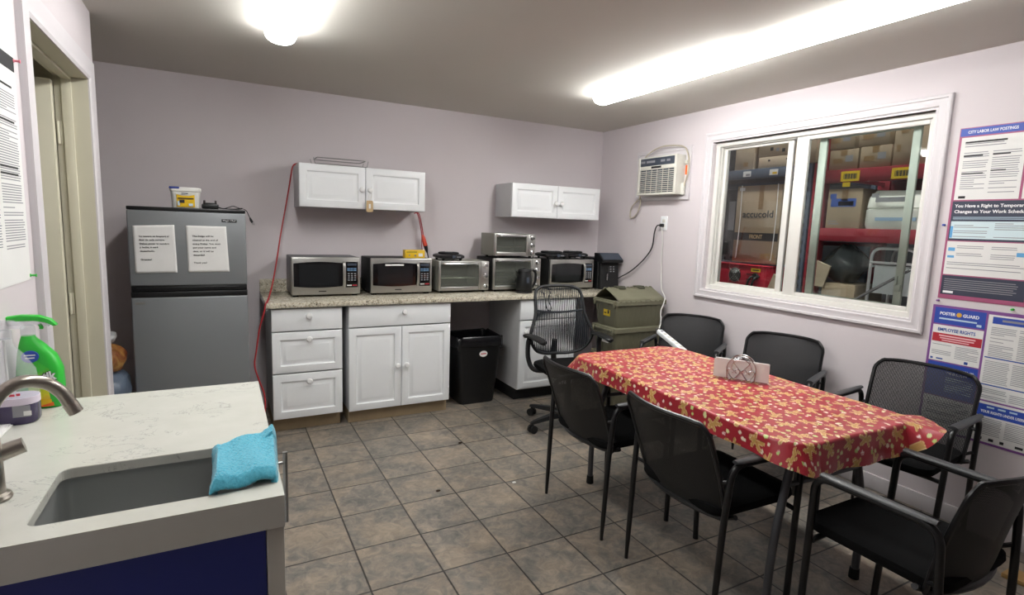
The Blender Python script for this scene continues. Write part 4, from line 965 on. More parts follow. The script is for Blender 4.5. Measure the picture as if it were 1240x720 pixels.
def task_chair():
    t = thing('task_chair', (0, 0, 0), 'dark mesh-slat swivel task chair with armrests, standing before the counter', 'chair')
    for k in range(5):
        a = R(90+72*k-3); d = Vector((math.cos(a), math.sin(a), 0))
        l = MB().loft([[d*rr+d.cross(Vector((0, 0, 1)))*w*sx+Vector((0, 0, z)) for sx, z in ((-1, zb), (1, zb), (.7, zt), (-.7, zt))] for rr, w, zb, zt in ((.03, .03, .075, .125), (.15, .024, .078, .112), (.30, .017, .07, .092), (.335, .012, .066, .084))]).build('base_leg', 'taskframe', t)
        c = d*.32; mb = MB(); n = d.cross(Vector((0, 0, 1)))
        for s in (-1, 1): mb.cyl(c+n*s*.008+Vector((0, 0, .029)), c+n*s*.026+Vector((0, 0, .029)), .0285, n=18)
        mb.cyl(c+Vector((0, 0, .03)), c+Vector((0, 0, .075)), .008, n=8).build('caster', 'rubber', l)
    MB().cyl((0, 0, .1), (0, 0, .30), .026, n=16).cyl((0, 0, .30), (0, 0, .40), .017, n=16).box(-.09, .09, -.11, .09, .39, .425, .01).build('column', 'taskframe', t)
    def ring(q, z): return [(p[0], p[1]+.03, z) for p in rrect(.48-q, .45-q, .10, 7)]
    MB().loft([ring(.06, .426), ring(.015, .432), ring(0, .446), ring(.006, .464), ring(.05, .476), ring(.15, .48)]).build('seat', 'seat', t)
    prof = [(.0, .505), (.10, .508), (.185, .535), (.235, .59), (.258, .655), (.248, .71), (.222, .77), (.205, .83), (.2, .90), (.196, .95), (.178, .995), (.12, 1.018), (0, 1.024)]
    def yy(x, z): return -.215-.13*(z-.5)+.06*(x/.25)**2*(1 if z < .75 else 1-(z-.75)*1.6)+(.03*math.sin((z-.5)/.52*PI))
    right = [Vector((x, yy(x, z), z)) for x, z in prof]; left = [Vector((-p.x, p.y, p.z)) for p in right[::-1]][1:-1]
    loop = sm(right+left, 5, True)
    MB().tube(loop, .0125, 8, closed=True).build('back_frame', 'taskframe', t)
    hi = np.array([[z, x] for x, z in prof])
    def zlim(x):
        lo = [z for (xa, za), (xb, zb) in zip(prof[:5], prof[1:5]) for z in ([za+(zb-za)*(abs(x)-xa)/(xb-xa)] if xa <= abs(x) <= xb else [])]
        up = [z for (xa, za), (xb, zb) in zip(prof[4:], prof[5:]) for z in ([za+(zb-za)*(abs(x)-xa)/(xb-xa)] if xb <= abs(x) <= xa else [])]
        return (lo or [.655])[0], (up or [.66])[-1]
    mb = MB(); N = 34
    for k in range(N):
        x = -.245+.49*k/(N-1); a, b = zlim(x)
        if b-a < .03: continue
        mb.tube([(x, yy(x, z)+.002, z) for z in np.linspace(a, b, 12)], .0031, 5)
    mb.build('back_slats', 'slat', t)
    mb = MB()
    for k in range(N-1):
        x = -.236+.475*k/(N-1); a, b = zlim(x); b = min(b, .845-.02*(1-(x/.2)**2) if abs(x) < .2 else b)
        if b-a < .03: continue
        mb.tube([(x+.012*math.sin((z-.5)*9), yy(x, z)-.012, z) for z in np.linspace(a, b, 10)], .0038, 5)
    mb.build('lumbar_slats', 'slat', t)
    MB().tube(sm([(x, yy(x, .84)-.004, .845-.022*(1-(x/.2)**2)) for x in np.linspace(-.2, .2, 9)], 3), .008, 8).build('lumbar_rim', 'slat', t)
    MB().tube(sm([(0, -.1, .405), (0, -.25, .42), (0, -.285, .50), (0, -.275, .60)], 6), .022, 10).build('back_post', 'taskframe', t)
    for s in (-1, 1):
        MB().tube(sm([(s*.12, -.05, .415), (s*.25, -.07, .425), (s*.292, -.09, .50), (s*.295, -.1, .60), (s*.292, -.08, .655)], 6), [.018]*20+[.02]*5, 10).build('arm_post', 'taskframe', t)
        MB().loft([[(s*.285+w*math.cos(q)-s*.02*((y+.16)/.3), y, z+(.014*math.sin(q))) for q in np.linspace(0, 2*PI, 16, endpoint=False)] for y, w, z in ((-.17, .02, .655), (-.15, .036, .667), (-.03, .043, .675), (.07, .042, .672), (.115, .03, .664), (.125, .012, .66))]).build('arm_pad', 'black', t)
    t.location = (2.255, 3.26, 0); t.rotation_euler.z = R(172)
task_chair()
def power_strip():
    A = Vector((2.90, 3.03, .722)); B = Vector((2.868, 2.735, .632)); d = (B-A).normalized(); sd = d.cross(Vector((0, 0, 1))).normalized(); up = sd.cross(d)
    t = thing('power_strip', tuple((A+B)/2), 'white power strip propped on the arm of the chair beside the olive totes', 'power strip')
    T = Matrix((sd, d, up)).transposed().to_4x4(); T.translation = A; L = (B-A).length
    MB(T).box(-.024, .024, 0, L, -.016, .016, .006, 3).build('case', 'white', t)
    for k in range(5):
        y = .075+k*.047; s = MB(T); s.box(-.015, .015, y-.013, y+.013, .0161, .0175, .0006); s.build('socket', 'offwhite', t)
        MB(T).box(-.007, -.005, y-.005, y+.004, .0176, .0182).box(.005, .007, y-.005, y+.004, .0176, .0182).build('slots', 'inkgrey', t)
    MB(T).box(-.01, .01, .02, .04, .0161, .021, .002).build('switch', 'inkgrey', t)
    MB(T).tube(sm([(-.02, -.002, 0), (-.018, -.02, .008), (0, -.03, .012), (.018, -.02, .008), (.02, -.002, 0)], 5), .003, 6).build('hanger', 'grey', t)
    c = [(XR-.02, 3.55, 1.52), (XR-.03, 3.545, 1.50), (XR-.022, 3.535, 1.40), (XR-.02, 3.53, 1.2), (XR-.03, 3.50, .99), (XR-.06, 3.42, .92), (3.255, 3.37, .875), (3.18, 3.32, .82), (3.075, 3.2, .755), (2.97, 3.10, .742), (2.905, 3.04, .727)]
    MB().tube(sm(c, 6), .0042, 8).build('cord', 'whitecord', t)
power_strip()
# ------------------------------------------------------------------ island counter with sink
IZ = .91
IX0, IX1, IY0, IY1 = XL+.002, .099, 1.132, 2.005
def island():
    t = thing('sink_counter', ((IX0+IX1)/2, (IY0+IY1)/2, 0), 'sink counter with white quartz top and navy end panel in the foreground', 'counter')
    sx0, sx1, sy0, sy1 = -.322, .045, 1.19, 1.443
    # top slab with a rounded cut-out: ring of quads between the outer outline and the hole
    hole = rrect(sx1-sx0, sy1-sy0, .022, 6, (sx0+sx1)/2, (sy0+sy1)/2); cx, cy = (sx0+sx1)/2, (sy0+sy1)/2
    outer = []
    for (x, y) in hole:
        dx, dy = x-cx, y-cy; k = 1e9
        if dx > 1e-9: k = min(k, (IX1-cx)/dx)
        if dx < -1e-9: k = min(k, (IX0-cx)/dx)
        if dy > 1e-9: k = min(k, (IY1-cy)/dy)
        if dy < -1e-9: k = min(k, (IY0-cy)/dy)
        outer.append((cx+dx*k, cy+dy*k))
    for corner in ((IX0, IY0), (IX0, IY1), (IX1, IY0), (IX1, IY1)):
        i = min(range(len(outer)), key=lambda q: (outer[q][0]-corner[0])**2+(outer[q][1]-corner[1])**2); outer[i] = corner
    zt, zb = IZ, IZ-.022
    mb = MB(); mb.loft([[(*p, zb) for p in hole], [(*p, zt-.002) for p in hole], [(p[0]+(p[0]-cx)*.006, p[1]+(p[1]-cy)*.008, zt) for p in hole], [(*p, zt) for p in outer], [(*p, zb) for p in outer], [(*p, zb) for p in hole]], False, False)
    # built-up apron edge
    mb.box(IX0, IX1, IY0, IY0+.022, IZ-.068, zb).box(IX1-.022, IX1, IY0+.022, IY1, IZ-.068, zb)
    mb.build('countertop', 'quartz', t, smooth=False)
    s = MB(); hb = rrect(sx1-sx0+.012, sy1-sy0+.012, .03, 6, cx, cy); hc = rrect(sx1-sx0-.01, sy1-sy0-.01, .04, 6, cx, cy)
    s.loft([[(*p, zb-.001) for p in rrect(sx1-sx0+.05, sy1-sy0+.05, .03, 6, cx, cy)], [(*p, zb-.001) for p in hb], [(*p, zb-.16) for p in hb], [(*p, zb-.185) for p in hc], [(*p, zb-.19) for p in rrect(.05, .05, .024, 6, cx, cy)]], False, True)
    k = s.build('sink_basin', 'sink', t); k.modifiers.new('thickness', 'SOLIDIFY').thickness = .0012
    MB().lathe([(0, 0), (.03, 0), (.038, .003), (.04, .0005)], (cx, cy, zb-.188), 'z', 24).build('drain', 'chrome', k)
    MB().box(IX0, IX1-.036, IY0+.012, IY0+.028, .0, IZ-.0685).build('end_panel', 'blue', t)
    MB().box(IX1-.0345, IX1-.001, IY0+.006, IY0+.03, .0, IZ-.0685, .002).build('corner_post', 'beige', t)
    MB().box(IX0+.001, IX0+.02, IY0+.03, IY1-.02, 0, IZ-.07).box(IX0+.02, IX1-.03, IY1-.04, IY1-.02, 0, IZ-.07).box(IX0+.02, IX1-.03, IY0+.03, IY1-.04, .08, .1).build('cabinet_body', 'white', t)
    for y0, y1 in ((IY0+.032, 1.555), (1.56, IY1-.02)):
        d = MB().box(IX1-.03, IX1-.010, y0, y1, .12, IZ-.072, .003).build('door', 'white', t)
        hy = y1-.045 if y0 < 1.3 else y1-.05
        if y0 < 1.3:
            h = MB().cyl((.135, hy, .646), (.135, hy, .846), .0062, n=14)
            for z in (.676, .816): h.cyl((IX1-.011, hy, z), (.135, hy, z), .0042, n=10)
            h.build('bar_handle', 'steel2', d)
    MB().box(IX0+.02, .16, IY0+.09, IY1-.03, .0, .075, .004).build('plinth', 'white', t)
island()
def faucet():
    x, y = -.402, 1.335
    t = thing('faucet', (x, y, IZ), 'brushed nickel gooseneck faucet at the left edge beside the sink', 'faucet')
    MB().lathe([(0, 0), (.028, 0), (.029, .004), (.026, .010), (.019, .013), (.0185, .075), (.017, .12), (0, .122)], (x, y, IZ+.0005), 'z', 24).build('body', 'nickel', t)
    hz = IZ+.083
    MB().tube([(x-.03, y-.02, hz-.004), (x+.005, y+.010, hz+.002), (x+.046, y+.02, hz+.014)], [.013, .0165, .0155], 16).build('handle', 'nickel', t)
    pts = [(x, y, IZ+.12), (x+.002, y+.001, IZ+.165), (x+.018, y+.009, IZ+.203), (x+.048, y+.022, IZ+.223), (x+.082, y+.038, IZ+.213), (x+.104, y+.05, IZ+.187), (x+.114, y+.054, IZ+.163)]
    MB().tube(sm(pts, 4), .0125, 14).build('spout', 'nickel', t)
    e = Vector((x+.114, y+.054, IZ+.163)); MB().cyl(e, e+Vector((.010, .002, -.022)), .0137, n=18).build('aerator', 'nickel', t)
faucet()
def sprayer_head(mb, c, ang, s=1.0):
    pass
def mat_spray():
    t = NT('spray_label'); s = t.n('ShaderNodeSeparateXYZ'); t.l(t.pos(), s.inputs[0])
    f = t.val('ADD', t.val('MULTIPLY', s.outputs[2], 6.5), t.val('MULTIPLY', s.outputs[0], -3.0)); f = t.val('ADD', f, t.val('MULTIPLY', t.noise(60, 3), .18))
    t.l(t.ramp(f, [(.12, '#d98a3c'), (.30, '#e3d63a'), (.52, '#a8d62e'), (.80, '#3cbf36')]), t.b.inputs['Base Color']); t.b.inputs['Roughness'].default_value = .3
    return t.m
M['spraylabel'] = mat_spray()
def spray_bottle():
    c = Vector((-.465, 1.955, IZ+.0005)); t = thing('spray_bottle', tuple(c), 'green and yellow spray cleaner bottle with green trigger head on the counter', 'spray bottle')
    def ring(w, d, z, dx=0): return [(c.x+p[0]+dx, c.y+p[1], c.z+z) for p in rrect(w, d, min(w, d)*.42, 5)]
    MB().loft([ring(.098, .055, 0), ring(.106, .06, .008), ring(.108, .062, .06), ring(.104, .06, .11, .001), ring(.086, .056, .15, -.004), ring(.055, .046, .182, -.014), ring(.034, .034, .2, -.02), ring(.03, .03, .207, -.02)]).build('body', 'green', t)
    y = c.y-.0325
    lab = MB().grid(lambda u, v: (c.x-.049+.098*u+(0 if v < .8 else 0), c.y-.0322+.016*abs(2*u-1)**3.2, c.z+.012+.128*v*(.62+.38*(1-abs(2*u-1)))), 16, 14).build('label', M['spraylabel'], t)
    MB().grid(lambda u, v: (c.x-.049+.098*u, c.y-.0329+.016*abs(2*u-1)**3.2, c.z+.006+.034*v*(1-.55*u)), 12, 4).build('label_band', 'ylabel', lab)
    MB().grid(lambda u, v: (c.x-.01+.058*u, c.y-.0334+.016*abs((u*.058+.039)/.049-1)**3.2, c.z+.006+.016*v*(u)), 10, 4).build('label_swoosh', 'orange', lab)
    text('fantastik', .033, (c.x-.047, y-.0030, c.z+.075), (1, .0, .12), (-.12, 0, 1), 'inkwhite', lab, 'logo', width=.092, bold=.0012)
    text('fantastik', .033, (c.x-.0465, y-.0026, c.z+.0742), (1, .0, .12), (-.12, 0, 1), 'ink', lab, 'logo_shadow', width=.093, bold=.0028)
    MB().prism([(c.x-.012+.019*math.cos(a), c.z+.152+.017*math.sin(a)) for a in np.linspace(0, 2*PI, 22, endpoint=False)], y+.0035, y-.001, 'xz').build('badge', 'pblue', lab)
    MB().rect((c.x-.024, y-.0012, c.z+.155), (1, 0, 0), (0, 0, 1), .024, .003, .0004).rect((c.x-.022, y-.0012, c.z+.147), (1, 0, 0), (0, 0, 1), .02, .003, .0004).build('badge_print', 'inkwhite', lab)
    n = MB().lathe([(.0, .2075), (.0165, .2075), (.0165, .232), (.012, .236), (0, .236)], c+Vector((-.02, 0, 0)), 'z', 18).build('collar', 'clear', t)
    h = [(-.058, .250), (-.055, .2615), (-.02, .266), (.02, .263), (.044, .252), (.058, .234), (.050, .232), (.034, .243), (.01, .249)]
    MB().prism([(c.x-.012+p[0], c.z+p[1]) for p in ((-.05, .2365), (-.052, .2495), (.01, .2485), (.034, .2425), (.04, .232), (.02, .2365))], c.y-.011, c.y+.011, 'xz', .002).build('trigger_body', 'clear', t)
    MB().prism([(c.x-.012+p[0], c.z+p[1]) for p in h], c.y-.012, c.y+.012, 'xz', .003).build('trigger_head', 'green', t)
    MB().tube(sm([(c.x+.006, c.y, c.z+.238), (c.x+.010, c.y, c.z+.230), (c.x+.009, c.y, c.z+.224)], 5), [.006]*11, 8, flat=.8).build('trigger', 'green', t)
spray_bottle()
def soap_bottle():
    c = Vector((-.492, 1.83, IZ+.0005)); t = thing('soap_bottle', tuple(c), 'clear plastic spray bottle part-filled with dark purple soap, at the left edge of the counter', 'bottle')
    def ring(w, d, z, dx=0): return [(c.x+p[0]+dx, c.y+p[1], c.z+z) for p in rrect(w, d, min(w, d)*.45, 6)]
    MB().loft([ring(.094, .067, 0), ring(.103, .076, .008), ring(.104, .077, .052)]).build('liquid', 'purple', t)
    MB().loft([ring(.104, .077, .0522), ring(.104, .077, .062), ring(.103, .0765, .07), ring(.098, .072, .071)]).build('foam', 'foam', t)
    MB().loft([ring(.104, .077, .0712), ring(.104, .077, .10), ring(.098, .072, .14, -.002), ring(.066, .055, .18, -.008), ring(.036, .036, .205, -.012), ring(.03, .03, .222, -.012)]).build('body', 'clear', t)
    MB().rect((c.x+.004, c.y-.0388, c.z+.022), (1, 0, 0), (0, 0, 1), .036, .03, .0006).build('barcode_label', 'inkgrey', t)
    MB().rect((c.x+.026, c.y-.0396, c.z+.025), (1, 0, 0), (0, 0, 1), .016, .012, .0006).build('barcode', 'paper', t)
    MB().rect((c.x+.0, c.y-.0388, c.z+.078), (1, 0, 0), (0, 0, 1), .011, .006, .0006).rect((c.x+.014, c.y-.0388, c.z+.079), (1, 0, 0), (0, 0, 1), .008, .006, .0006).build('print', 'inkred', t)
    MB().lathe([(0, .2225), (.017, .2225), (.017, .244), (0, .245)], c+Vector((-.012, 0, 0)), 'z', 18).build('collar', 'clear', t)
    h = [(-.05, .2455), (-.05, .262), (-.02, .272), (.02, .270), (.04, .258), (.042, .248), (.02, .25), (0, .2455)]
    MB().prism([(c.x-.012+p[0], c.z+p[1]) for p in h], c.y-.011, c.y+.011, 'xz', .003).build('trigger_head', 'clear', t)
    MB().tube([(c.x-.012, c.y, c.z+.22), (c.x-.01, c.y, c.z+.075)], .003, 6).build('dip_tube', 'whitecord', t)
soap_bottle()
tag(MB().box(-.524, -.49, 1.62, 1.815, IZ+.0005, IZ+.0045, .001).box(-.522, -.494, 1.625, 1.81, IZ+.0046, IZ+.0075, .001).build('paper_pad', 'paper', loc=(-.508, 1.72, IZ)), 'white paper pad lying at the left edge of the quartz counter', 'paper pad')
def towel():
    # folded terry cloth over the far right corner of the sink and the counter edge
    pts = [(-.045, 1.18, 0), (.13, 1.50, 0)]
    top = IZ+.004
    def fn(u, v):
        x = -.035+.142*u; y = 1.205+.292*v
        a, b = (-.036, 1.180), (.099, 1.196); c, d = (.112, 1.478), (-.034, 1.43)
        x = (a[0]*(1-u)+b[0]*u)*(1-v)+(d[0]*(1-u)+c[0]*u)*v; y = (a[1]*(1-u)+b[1]*u)*(1-v)+(d[1]*(1-u)+c[1]*u)*v
        z = top+.022+.006*math.sin(5*v+2*u)+.004*math.sin(11*u+3*v)
        ed = min(u/.10, (1-u)/.05, v/.09, (1-v)/.07, 1); z -= .02*(1-ed)**2
        if u > .93: z -= .05*((u-.93)/.07)*(1-v*.5)
        if u < .1 and .1 < v < .9: z -= .04*((.1-u)/.1)**1.3*min(1, (v-.1)/.1, (.9-v)/.1)
        if u > .75 and v > .8: z += .012*(u-.75)/.25
        z += .0012*math.sin(90*u+17*v)*math.sin(80*v)
        return (x, y, z)
    o = MB().grid(fn, 60, 90).build('towel', 'towel', loc=(.035, 1.33, IZ)); md = o.modifiers.new('thickness', 'SOLIDIFY'); md.thickness = .012; md.offset = -1
    tx = bpy.data.textures.new('terry', 'CLOUDS'); tx.noise_scale = .006; dm = o.modifiers.new('pile', 'DISPLACE'); dm.texture = tx; dm.strength = .004; dm.mid_level = .5
    tag(o, 'folded turquoise terry towel over the right end of the sink', 'towel')
towel()

# ------------------------------------------------------------------ posters and wall papers
def fine(rects, name, mat, parent, y0, z0, x, d):
    """rects (u, v, w, h) in metres from the sheet's lower-left corner"""
    if name in ('headings', 'rule'):
        for u, v, w, h in rects: MB().rect((x, y0+d*u, z0+v), (0, d, 0), (0, 0, 1), w, h, .0003).build(name.rstrip('s'), mat, parent, smooth=False)
        return
    mb = MB()
    for u, v, w, h in rects: mb.rect((x, y0+d*u, z0+v), (0, d, 0), (0, 0, 1), w, h, .0003)
    return mb.build(name, mat, parent, smooth=False)
def lines(u0, u1, v0, v1, step, rnd, hh=.35, gap=.12):
    o = []; v = v1-step
    while v > v0:
        if rnd.random() > gap: o.append((u0, v, (u1-u0)*rnd.choice((1, .97, .93, .98, .55 if rnd.random() < .35 else .95)), step*hh))
        v -= step
    return o
def poster_top():
    y0, z0, w, h = 1.468, 1.172, .61, .873; x = XR-.0008; d = -1
    t = tag(MB().rect((x, y0, z0), *RR, w, h, .0016).build('wall_poster', 'ppink', loc=(XR, y0-w/2, z0+h/2)), 'large laminated labor law poster right of the window, the upper one', 'poster', 'labor law posters')
    x = x-.0017; rnd = random.Random(21)
    def panel(u, v, ww, hh, mat, name='panel', k=0): return MB().rect((x-k*.0004, y0-u, z0+v), *RR, ww, hh, .0003).build(name, mat, t, smooth=False)
    hd = panel(.004, h-.042, w-.008, .038, 'pblue', 'header'); text('CITY LABOR LAW POSTINGS', .02, (x-.0005, y0-.035, z0+h-.030), *RR, 'inkwhite', hd, width=.2, bold=.0004)
    a = panel(.012, .512, .262, .312, 'paper'); fine(lines(.03, .20, .77, .80, .012, rnd)+lines(.03, .135, .56, .755, .0105, rnd, gap=.22)+lines(.150, .262, .53, .755, .0105, rnd, gap=.22), 'fine_print', 'inkgrey', a, y0, z0, x-.0004, d)
    fine([(.03, .795, .17, .008), (.03, .728, .08, .006), (.15, .728, .07, .006), (.03, .64, .09, .006), (.15, .65, .06, .006), (.03, .519, .03, .012)], 'headings', 'ink', a, y0, z0, x-.0007, d)
    b = panel(.285, .512, .315, .312, 'paper'); fine(lines(.295, .58, .52, .81, .0115, rnd, gap=.2), 'fine_print', 'inkgrey', b, y0, z0, x-.0004, d)
    n = panel(.01, .305, .345, .200, 'pnavy'); 
    text('You Have a Right to Temporary', .022, (x-.0005, y0-.022, z0+.474), *RR, 'inkwhite', n, width=.29, bold=.0005); text('Changes to Your Work Schedule', .022, (x-.0005, y0-.022, z0+.445), *RR, 'inkwhite', n, width=.30, bold=.0005)
    fine(lines(.02, .33, .412, .43, .008, rnd, gap=0), 'fine_print', 'plight', n, y0, z0, x-.0004, d)
    c = panel(.015, .315, .325, .088, M['palecyan'], 'panel', 1); fine(lines(.03, .18, .32, .40, .0095, rnd, gap=.2)+lines(.2, .33, .32, .40, .0095, rnd, gap=.2), 'fine_print', 'inkgrey', c, y0, z0, x-.0009, d); fine([(.015, .318, .012, .06)], 'accent', M['skyblue'], c, y0, z0, x-.0009, d)
    e = panel(.01, .128, .345, .172, 'paper'); fine(lines(.055, .17, .22, .285, .0095, rnd, gap=.25)+lines(.2, .3, .2, .285, .0095, rnd, gap=.25)+lines(.02, .335, .14, .20, .010, rnd, gap=.2), 'fine_print', 'inkgrey', e, y0, z0, x-.0004, d); fine([(.018, .25, .03, .018), (.018, .215, .03, .012), (.30, .235, .035, .02)], 'accent', M['skyblue'], e, y0, z0, x-.0005, d)
    g = panel(.008, .022, .345, .10, 'pnavy'); fine(lines(.02, .33, .04, .112, .0105, rnd, gap=.15), 'fine_print', 'inkgrey', g, y0, z0, x-.0004, d); fine([(.02, .030, .045, .012)], 'accent', 'inkwhite', g, y0, z0, x-.0005, d)
    r = panel(.37, .25, .23, .25, 'paper'); fine(lines(.38, .59, .26, .49, .0115, rnd, gap=.2), 'fine_print', 'inkgrey', r, y0, z0, x-.0004, d)
    q = panel(.37, .022, .23, .22, 'inkgrey'); fine([(.38, .2, .2, .025)], 'headings', 'inkwhite', q, y0, z0, x-.0004, d)
M['palecyan'] = pm('pale_cyan_print', '#c9dbe0', .5, var=0); M['skyblue'] = pm('sky_blue_print', '#5d9fd0', .5, var=0)
poster_top()
def poster_low():
    y0, z0, w, h = 1.482, .463, .61, .672; x = XR-.0008; d = -1
    t = tag(MB().rect((x, y0, z0), *RR, w, h, .0016).build('wall_poster', M['violet'], loc=(XR, y0-w/2, z0+h/2)), 'laminated labor law poster with a blue header, the lower one near the chair', 'poster', 'labor law posters')
    x -= .0017; rnd = random.Random(8)
    def panel(u, v, ww, hh, mat, name='panel', k=0): return MB().rect((x-k*.0004, y0-u, z0+v), *RR, ww, hh, .0003).build(name, mat, t, smooth=False)
    a = panel(.012, .575, .222, .085, 'pblue', 'header'); text('POSTER', .022, (x-.0005, y0-.035, z0+.622), *RR, 'inkwhite', a, width=.07, bold=.0006); text('GUARD', .022, (x-.0005, y0-.138, z0+.622), *RR, 'inkwhite', a, width=.068, bold=.0006)
    MB().prism([(y0-.121+.012*math.cos(q), z0+.630+.012*math.sin(q)) for q in np.linspace(0, 2*PI, 16, endpoint=False)], x-.0004, x-.0009, 'yz').build('emblem', M['goldprint'], a)
    fine([(.035, .598, .165, .008), (.20, .582, .02, .012)], 'fine_print', 'plight', a, y0, z0, x-.0004, d)
    b = panel(.012, .375, .222, .192, 'paper'); text('EMPLOYEE RIGHTS', .024, (x-.0005, y0-.035, z0+.536), *RR, 'inkblue', b, width=.165, bold=.0006)
    fine([(.015, .478, .217, .046)], 'band', 'red', b, y0, z0, x-.0004, d); fine([(.045, .508, .16, .007), (.05, .496, .15, .006), (.06, .485, .12, .005)], 'band_print', M['pinkink'], b, y0, z0, x-.0008, d)
    fine(lines(.02, .11, .40, .47, .0085, rnd, gap=.2)+lines(.125, .225, .40, .47, .0085, rnd, gap=.2), 'fine_print', 'inkgrey', b, y0, z0, x-.0004, d); fine([(.018, .382, .012, .01), (.045, .384, .03, .007), (.17, .38, .016, .014)], 'headings', 'inkblue', b, y0, z0, x-.0005, d)
    c = panel(.012, .19, .222, .178, 'pblue'); text('Job Safety and Health', .016, (x-.0005, y0-.10, z0+.335), *RR, 'inkwhite', c, width=.12, bold=.0004); text("IT'S THE LAW!", .014, (x-.0005, y0-.10, z0+.312), *RR, 'inkwhite', c, width=.09, bold=.0004)
    fine(lines(.10, .225, .21, .30, .010, rnd, gap=.1), 'fine_print', 'plight', c, y0, z0, x-.0004, d)
    e = panel(.012, .012, .222, .17, 'paper'); fine(lines(.03, .22, .02, .17, .010, rnd, gap=.2), 'fine_print', 'inkgrey', e, y0, z0, x-.0004, d)
    f = panel(.244, .225, .235, .43, 'paper'); fine([(.262, .612, .215, .034)], 'band', 'pblue', f, y0, z0, x-.0004, d); fine([(.25, .438, .225, .006), (.25, .30, .225, .006)], 'rule', 'inkblue', f, y0, z0, x-.0004, d)
    fine(lines(.262, .36, .45, .60, .0088, rnd, gap=.15)+lines(.372, .47, .45, .60, .0088, rnd, gap=.15)+lines(.255, .355, .312, .43, .0088, rnd, gap=.15)+lines(.365, .47, .312, .43, .0088, rnd, gap=.15)+lines(.255, .36, .235, .29, .0088, rnd, gap=.15)+lines(.37, .47, .235, .29, .0088, rnd, gap=.15)+[(.30, .625, .14, .01)], 'fine_print', 'inkgrey', f, y0, z0, x-.0006, d)
    g = panel(.244, .012, .235, .205, 'paper'); fine([(.250, .145, .222, .06)], 'band', 'pblue', g, y0, z0, x-.0004, d)
    text('YOUR RIGHTS UNDER USERRA', .018, (x-.0008, y0-.268, z0+.162), *RR, 'inkwhite', g, width=.185, bold=.0005); fine([(.29, .188, .03, .008), (.335, .188, .03, .008), (.38, .188, .03, .008)], 'stars', 'plight', g, y0, z0, x-.0008, d)
    fine(lines(.255, .36, .045, .14, .0088, rnd, gap=.18)+lines(.372, .468, .045, .14, .0088, rnd, gap=.18), 'fine_print', 'inkgrey', g, y0, z0, x-.0006, d); fine([(.258, .022, .03, .014), (.315, .022, .02, .014), (.36, .022, .016, .014), (.42, .022, .03, .012)], 'logos', 'ink', g, y0, z0, x-.0006, d)
    k = panel(.489, .012, .112, .645, 'paper'); fine(lines(.495, .595, .02, .63, .0095, rnd, gap=.18), 'fine_print', 'inkgrey', k, y0, z0, x-.0006, d)
M['violet'] = pm('violet_print', '#7d4a8e', .5); M['goldprint'] = pm('gold_print', '#d6a23c', .5); M['pinkink'] = pm('pink_ink', '#e9b9be', .5, var=0)
poster_low()
def poster_left():
    y1, z0, w, h = 2.19, 1.253, .62, .668; x = XL+.0008; d = 1; y0 = y1-w
    t = tag(MB().rect((x, y0, z0), *RL, w, h, .0012).build('wall_poster', 'paper', loc=(XL, y0+w/2, z0+h/2)), 'white notice with dense print pinned to the wall left of the doorway', 'poster')
    x += .0013; rnd = random.Random(31)
    MB().rect((x, y0+.02, z0+h-.055), *RL, w-.026, .042, .0003).build('header', 'ink', t, smooth=False)
    mb = MB(); v = h-.10
    cols = ((.03, .2), (.225, .40), (.425, w-.022))
    for a, b in cols:
        for (u, vv, ww, hh) in lines(a, b, .10, h-.12, .0072, rnd, .42, .1): mb.rect((x, y0+u, z0+vv), *RL, ww, hh, .0003)
    mb.build('fine_print', 'inkgrey', t, smooth=False)
    for vv in (.46, .33, .31, .56): MB().rect((x+.0003, y0+.425, z0+vv), *RL, .15, .006, .0003).build('heading', 'ink', t, smooth=False)
    for (u, v, m, nm) in ((w-.004, h-.02, M['pinpink'], 'pink push pin at the top corner of the white notice by the doorway'), (w-.006, .012, 'green', 'green push pin at the bottom corner of the white notice by the doorway')):
        p = Vector((x-.0006, y0+u, z0+v)); tag(MB().lathe([(0, 0), (.006, .0005), (.003, .004), (.0035, .012), (.0055, .016), (0, .017)], p, 'x', 12).build('push_pin', m, loc=p), nm, 'push pin', 'push pins')
M['pinpink'] = pm('pink_plastic', '#e8798b', .4)
poster_left()
for y, z, m, nm in ((1.482, 1.555, 'pblue', 'blue push pin at the left edge of the upper poster'), (1.462, 1.158, M['violet'], 'purple push pin between the two posters at their left edge'), (1.15, 1.155, 'green', 'green push pin between the two posters at the right edge of the photo')):
    p = Vector((XR-.0005, y, z)); tag(MB().lathe([(0, 0), (.006, .0005), (.003, .004), (.0035, .012), (.0055, .016), (0, .017)], p, '-x', 12).build('push_pin', m, loc=p), nm, 'push pin', 'push pins')
# floor litter
tag(MB().prism(rrect(.02, .013, .003, 3, 1.455, 2.60), .0004, .004, 'xy').build('paper_scrap', 'paper', loc=(1.455, 2.60, 0)), 'tiny white paper scrap on the floor tiles in front of the chairs', 'scrap')
for x, y, l in ((1.39, 3.25, 'small dark crumb on the floor tiles nearer the trash bin'), (1.02, 2.68, 'small dark crumb on the floor tiles in the middle of the aisle')):
    tag(MB().sphere((x, y, .0045), .014, .009, .004, 8).build('crumb', 'brownpaper', loc=(x, y, 0)), l, 'crumb', 'crumbs on the floor')

tag(MB().box(3.02, 3.12, .35, .93, .0005, .02, .002).build('wooden_board', 'wood', loc=(3.07, .64, 0)), 'tan wooden board lying on the floor beyond the near chair, at the right edge', 'board')
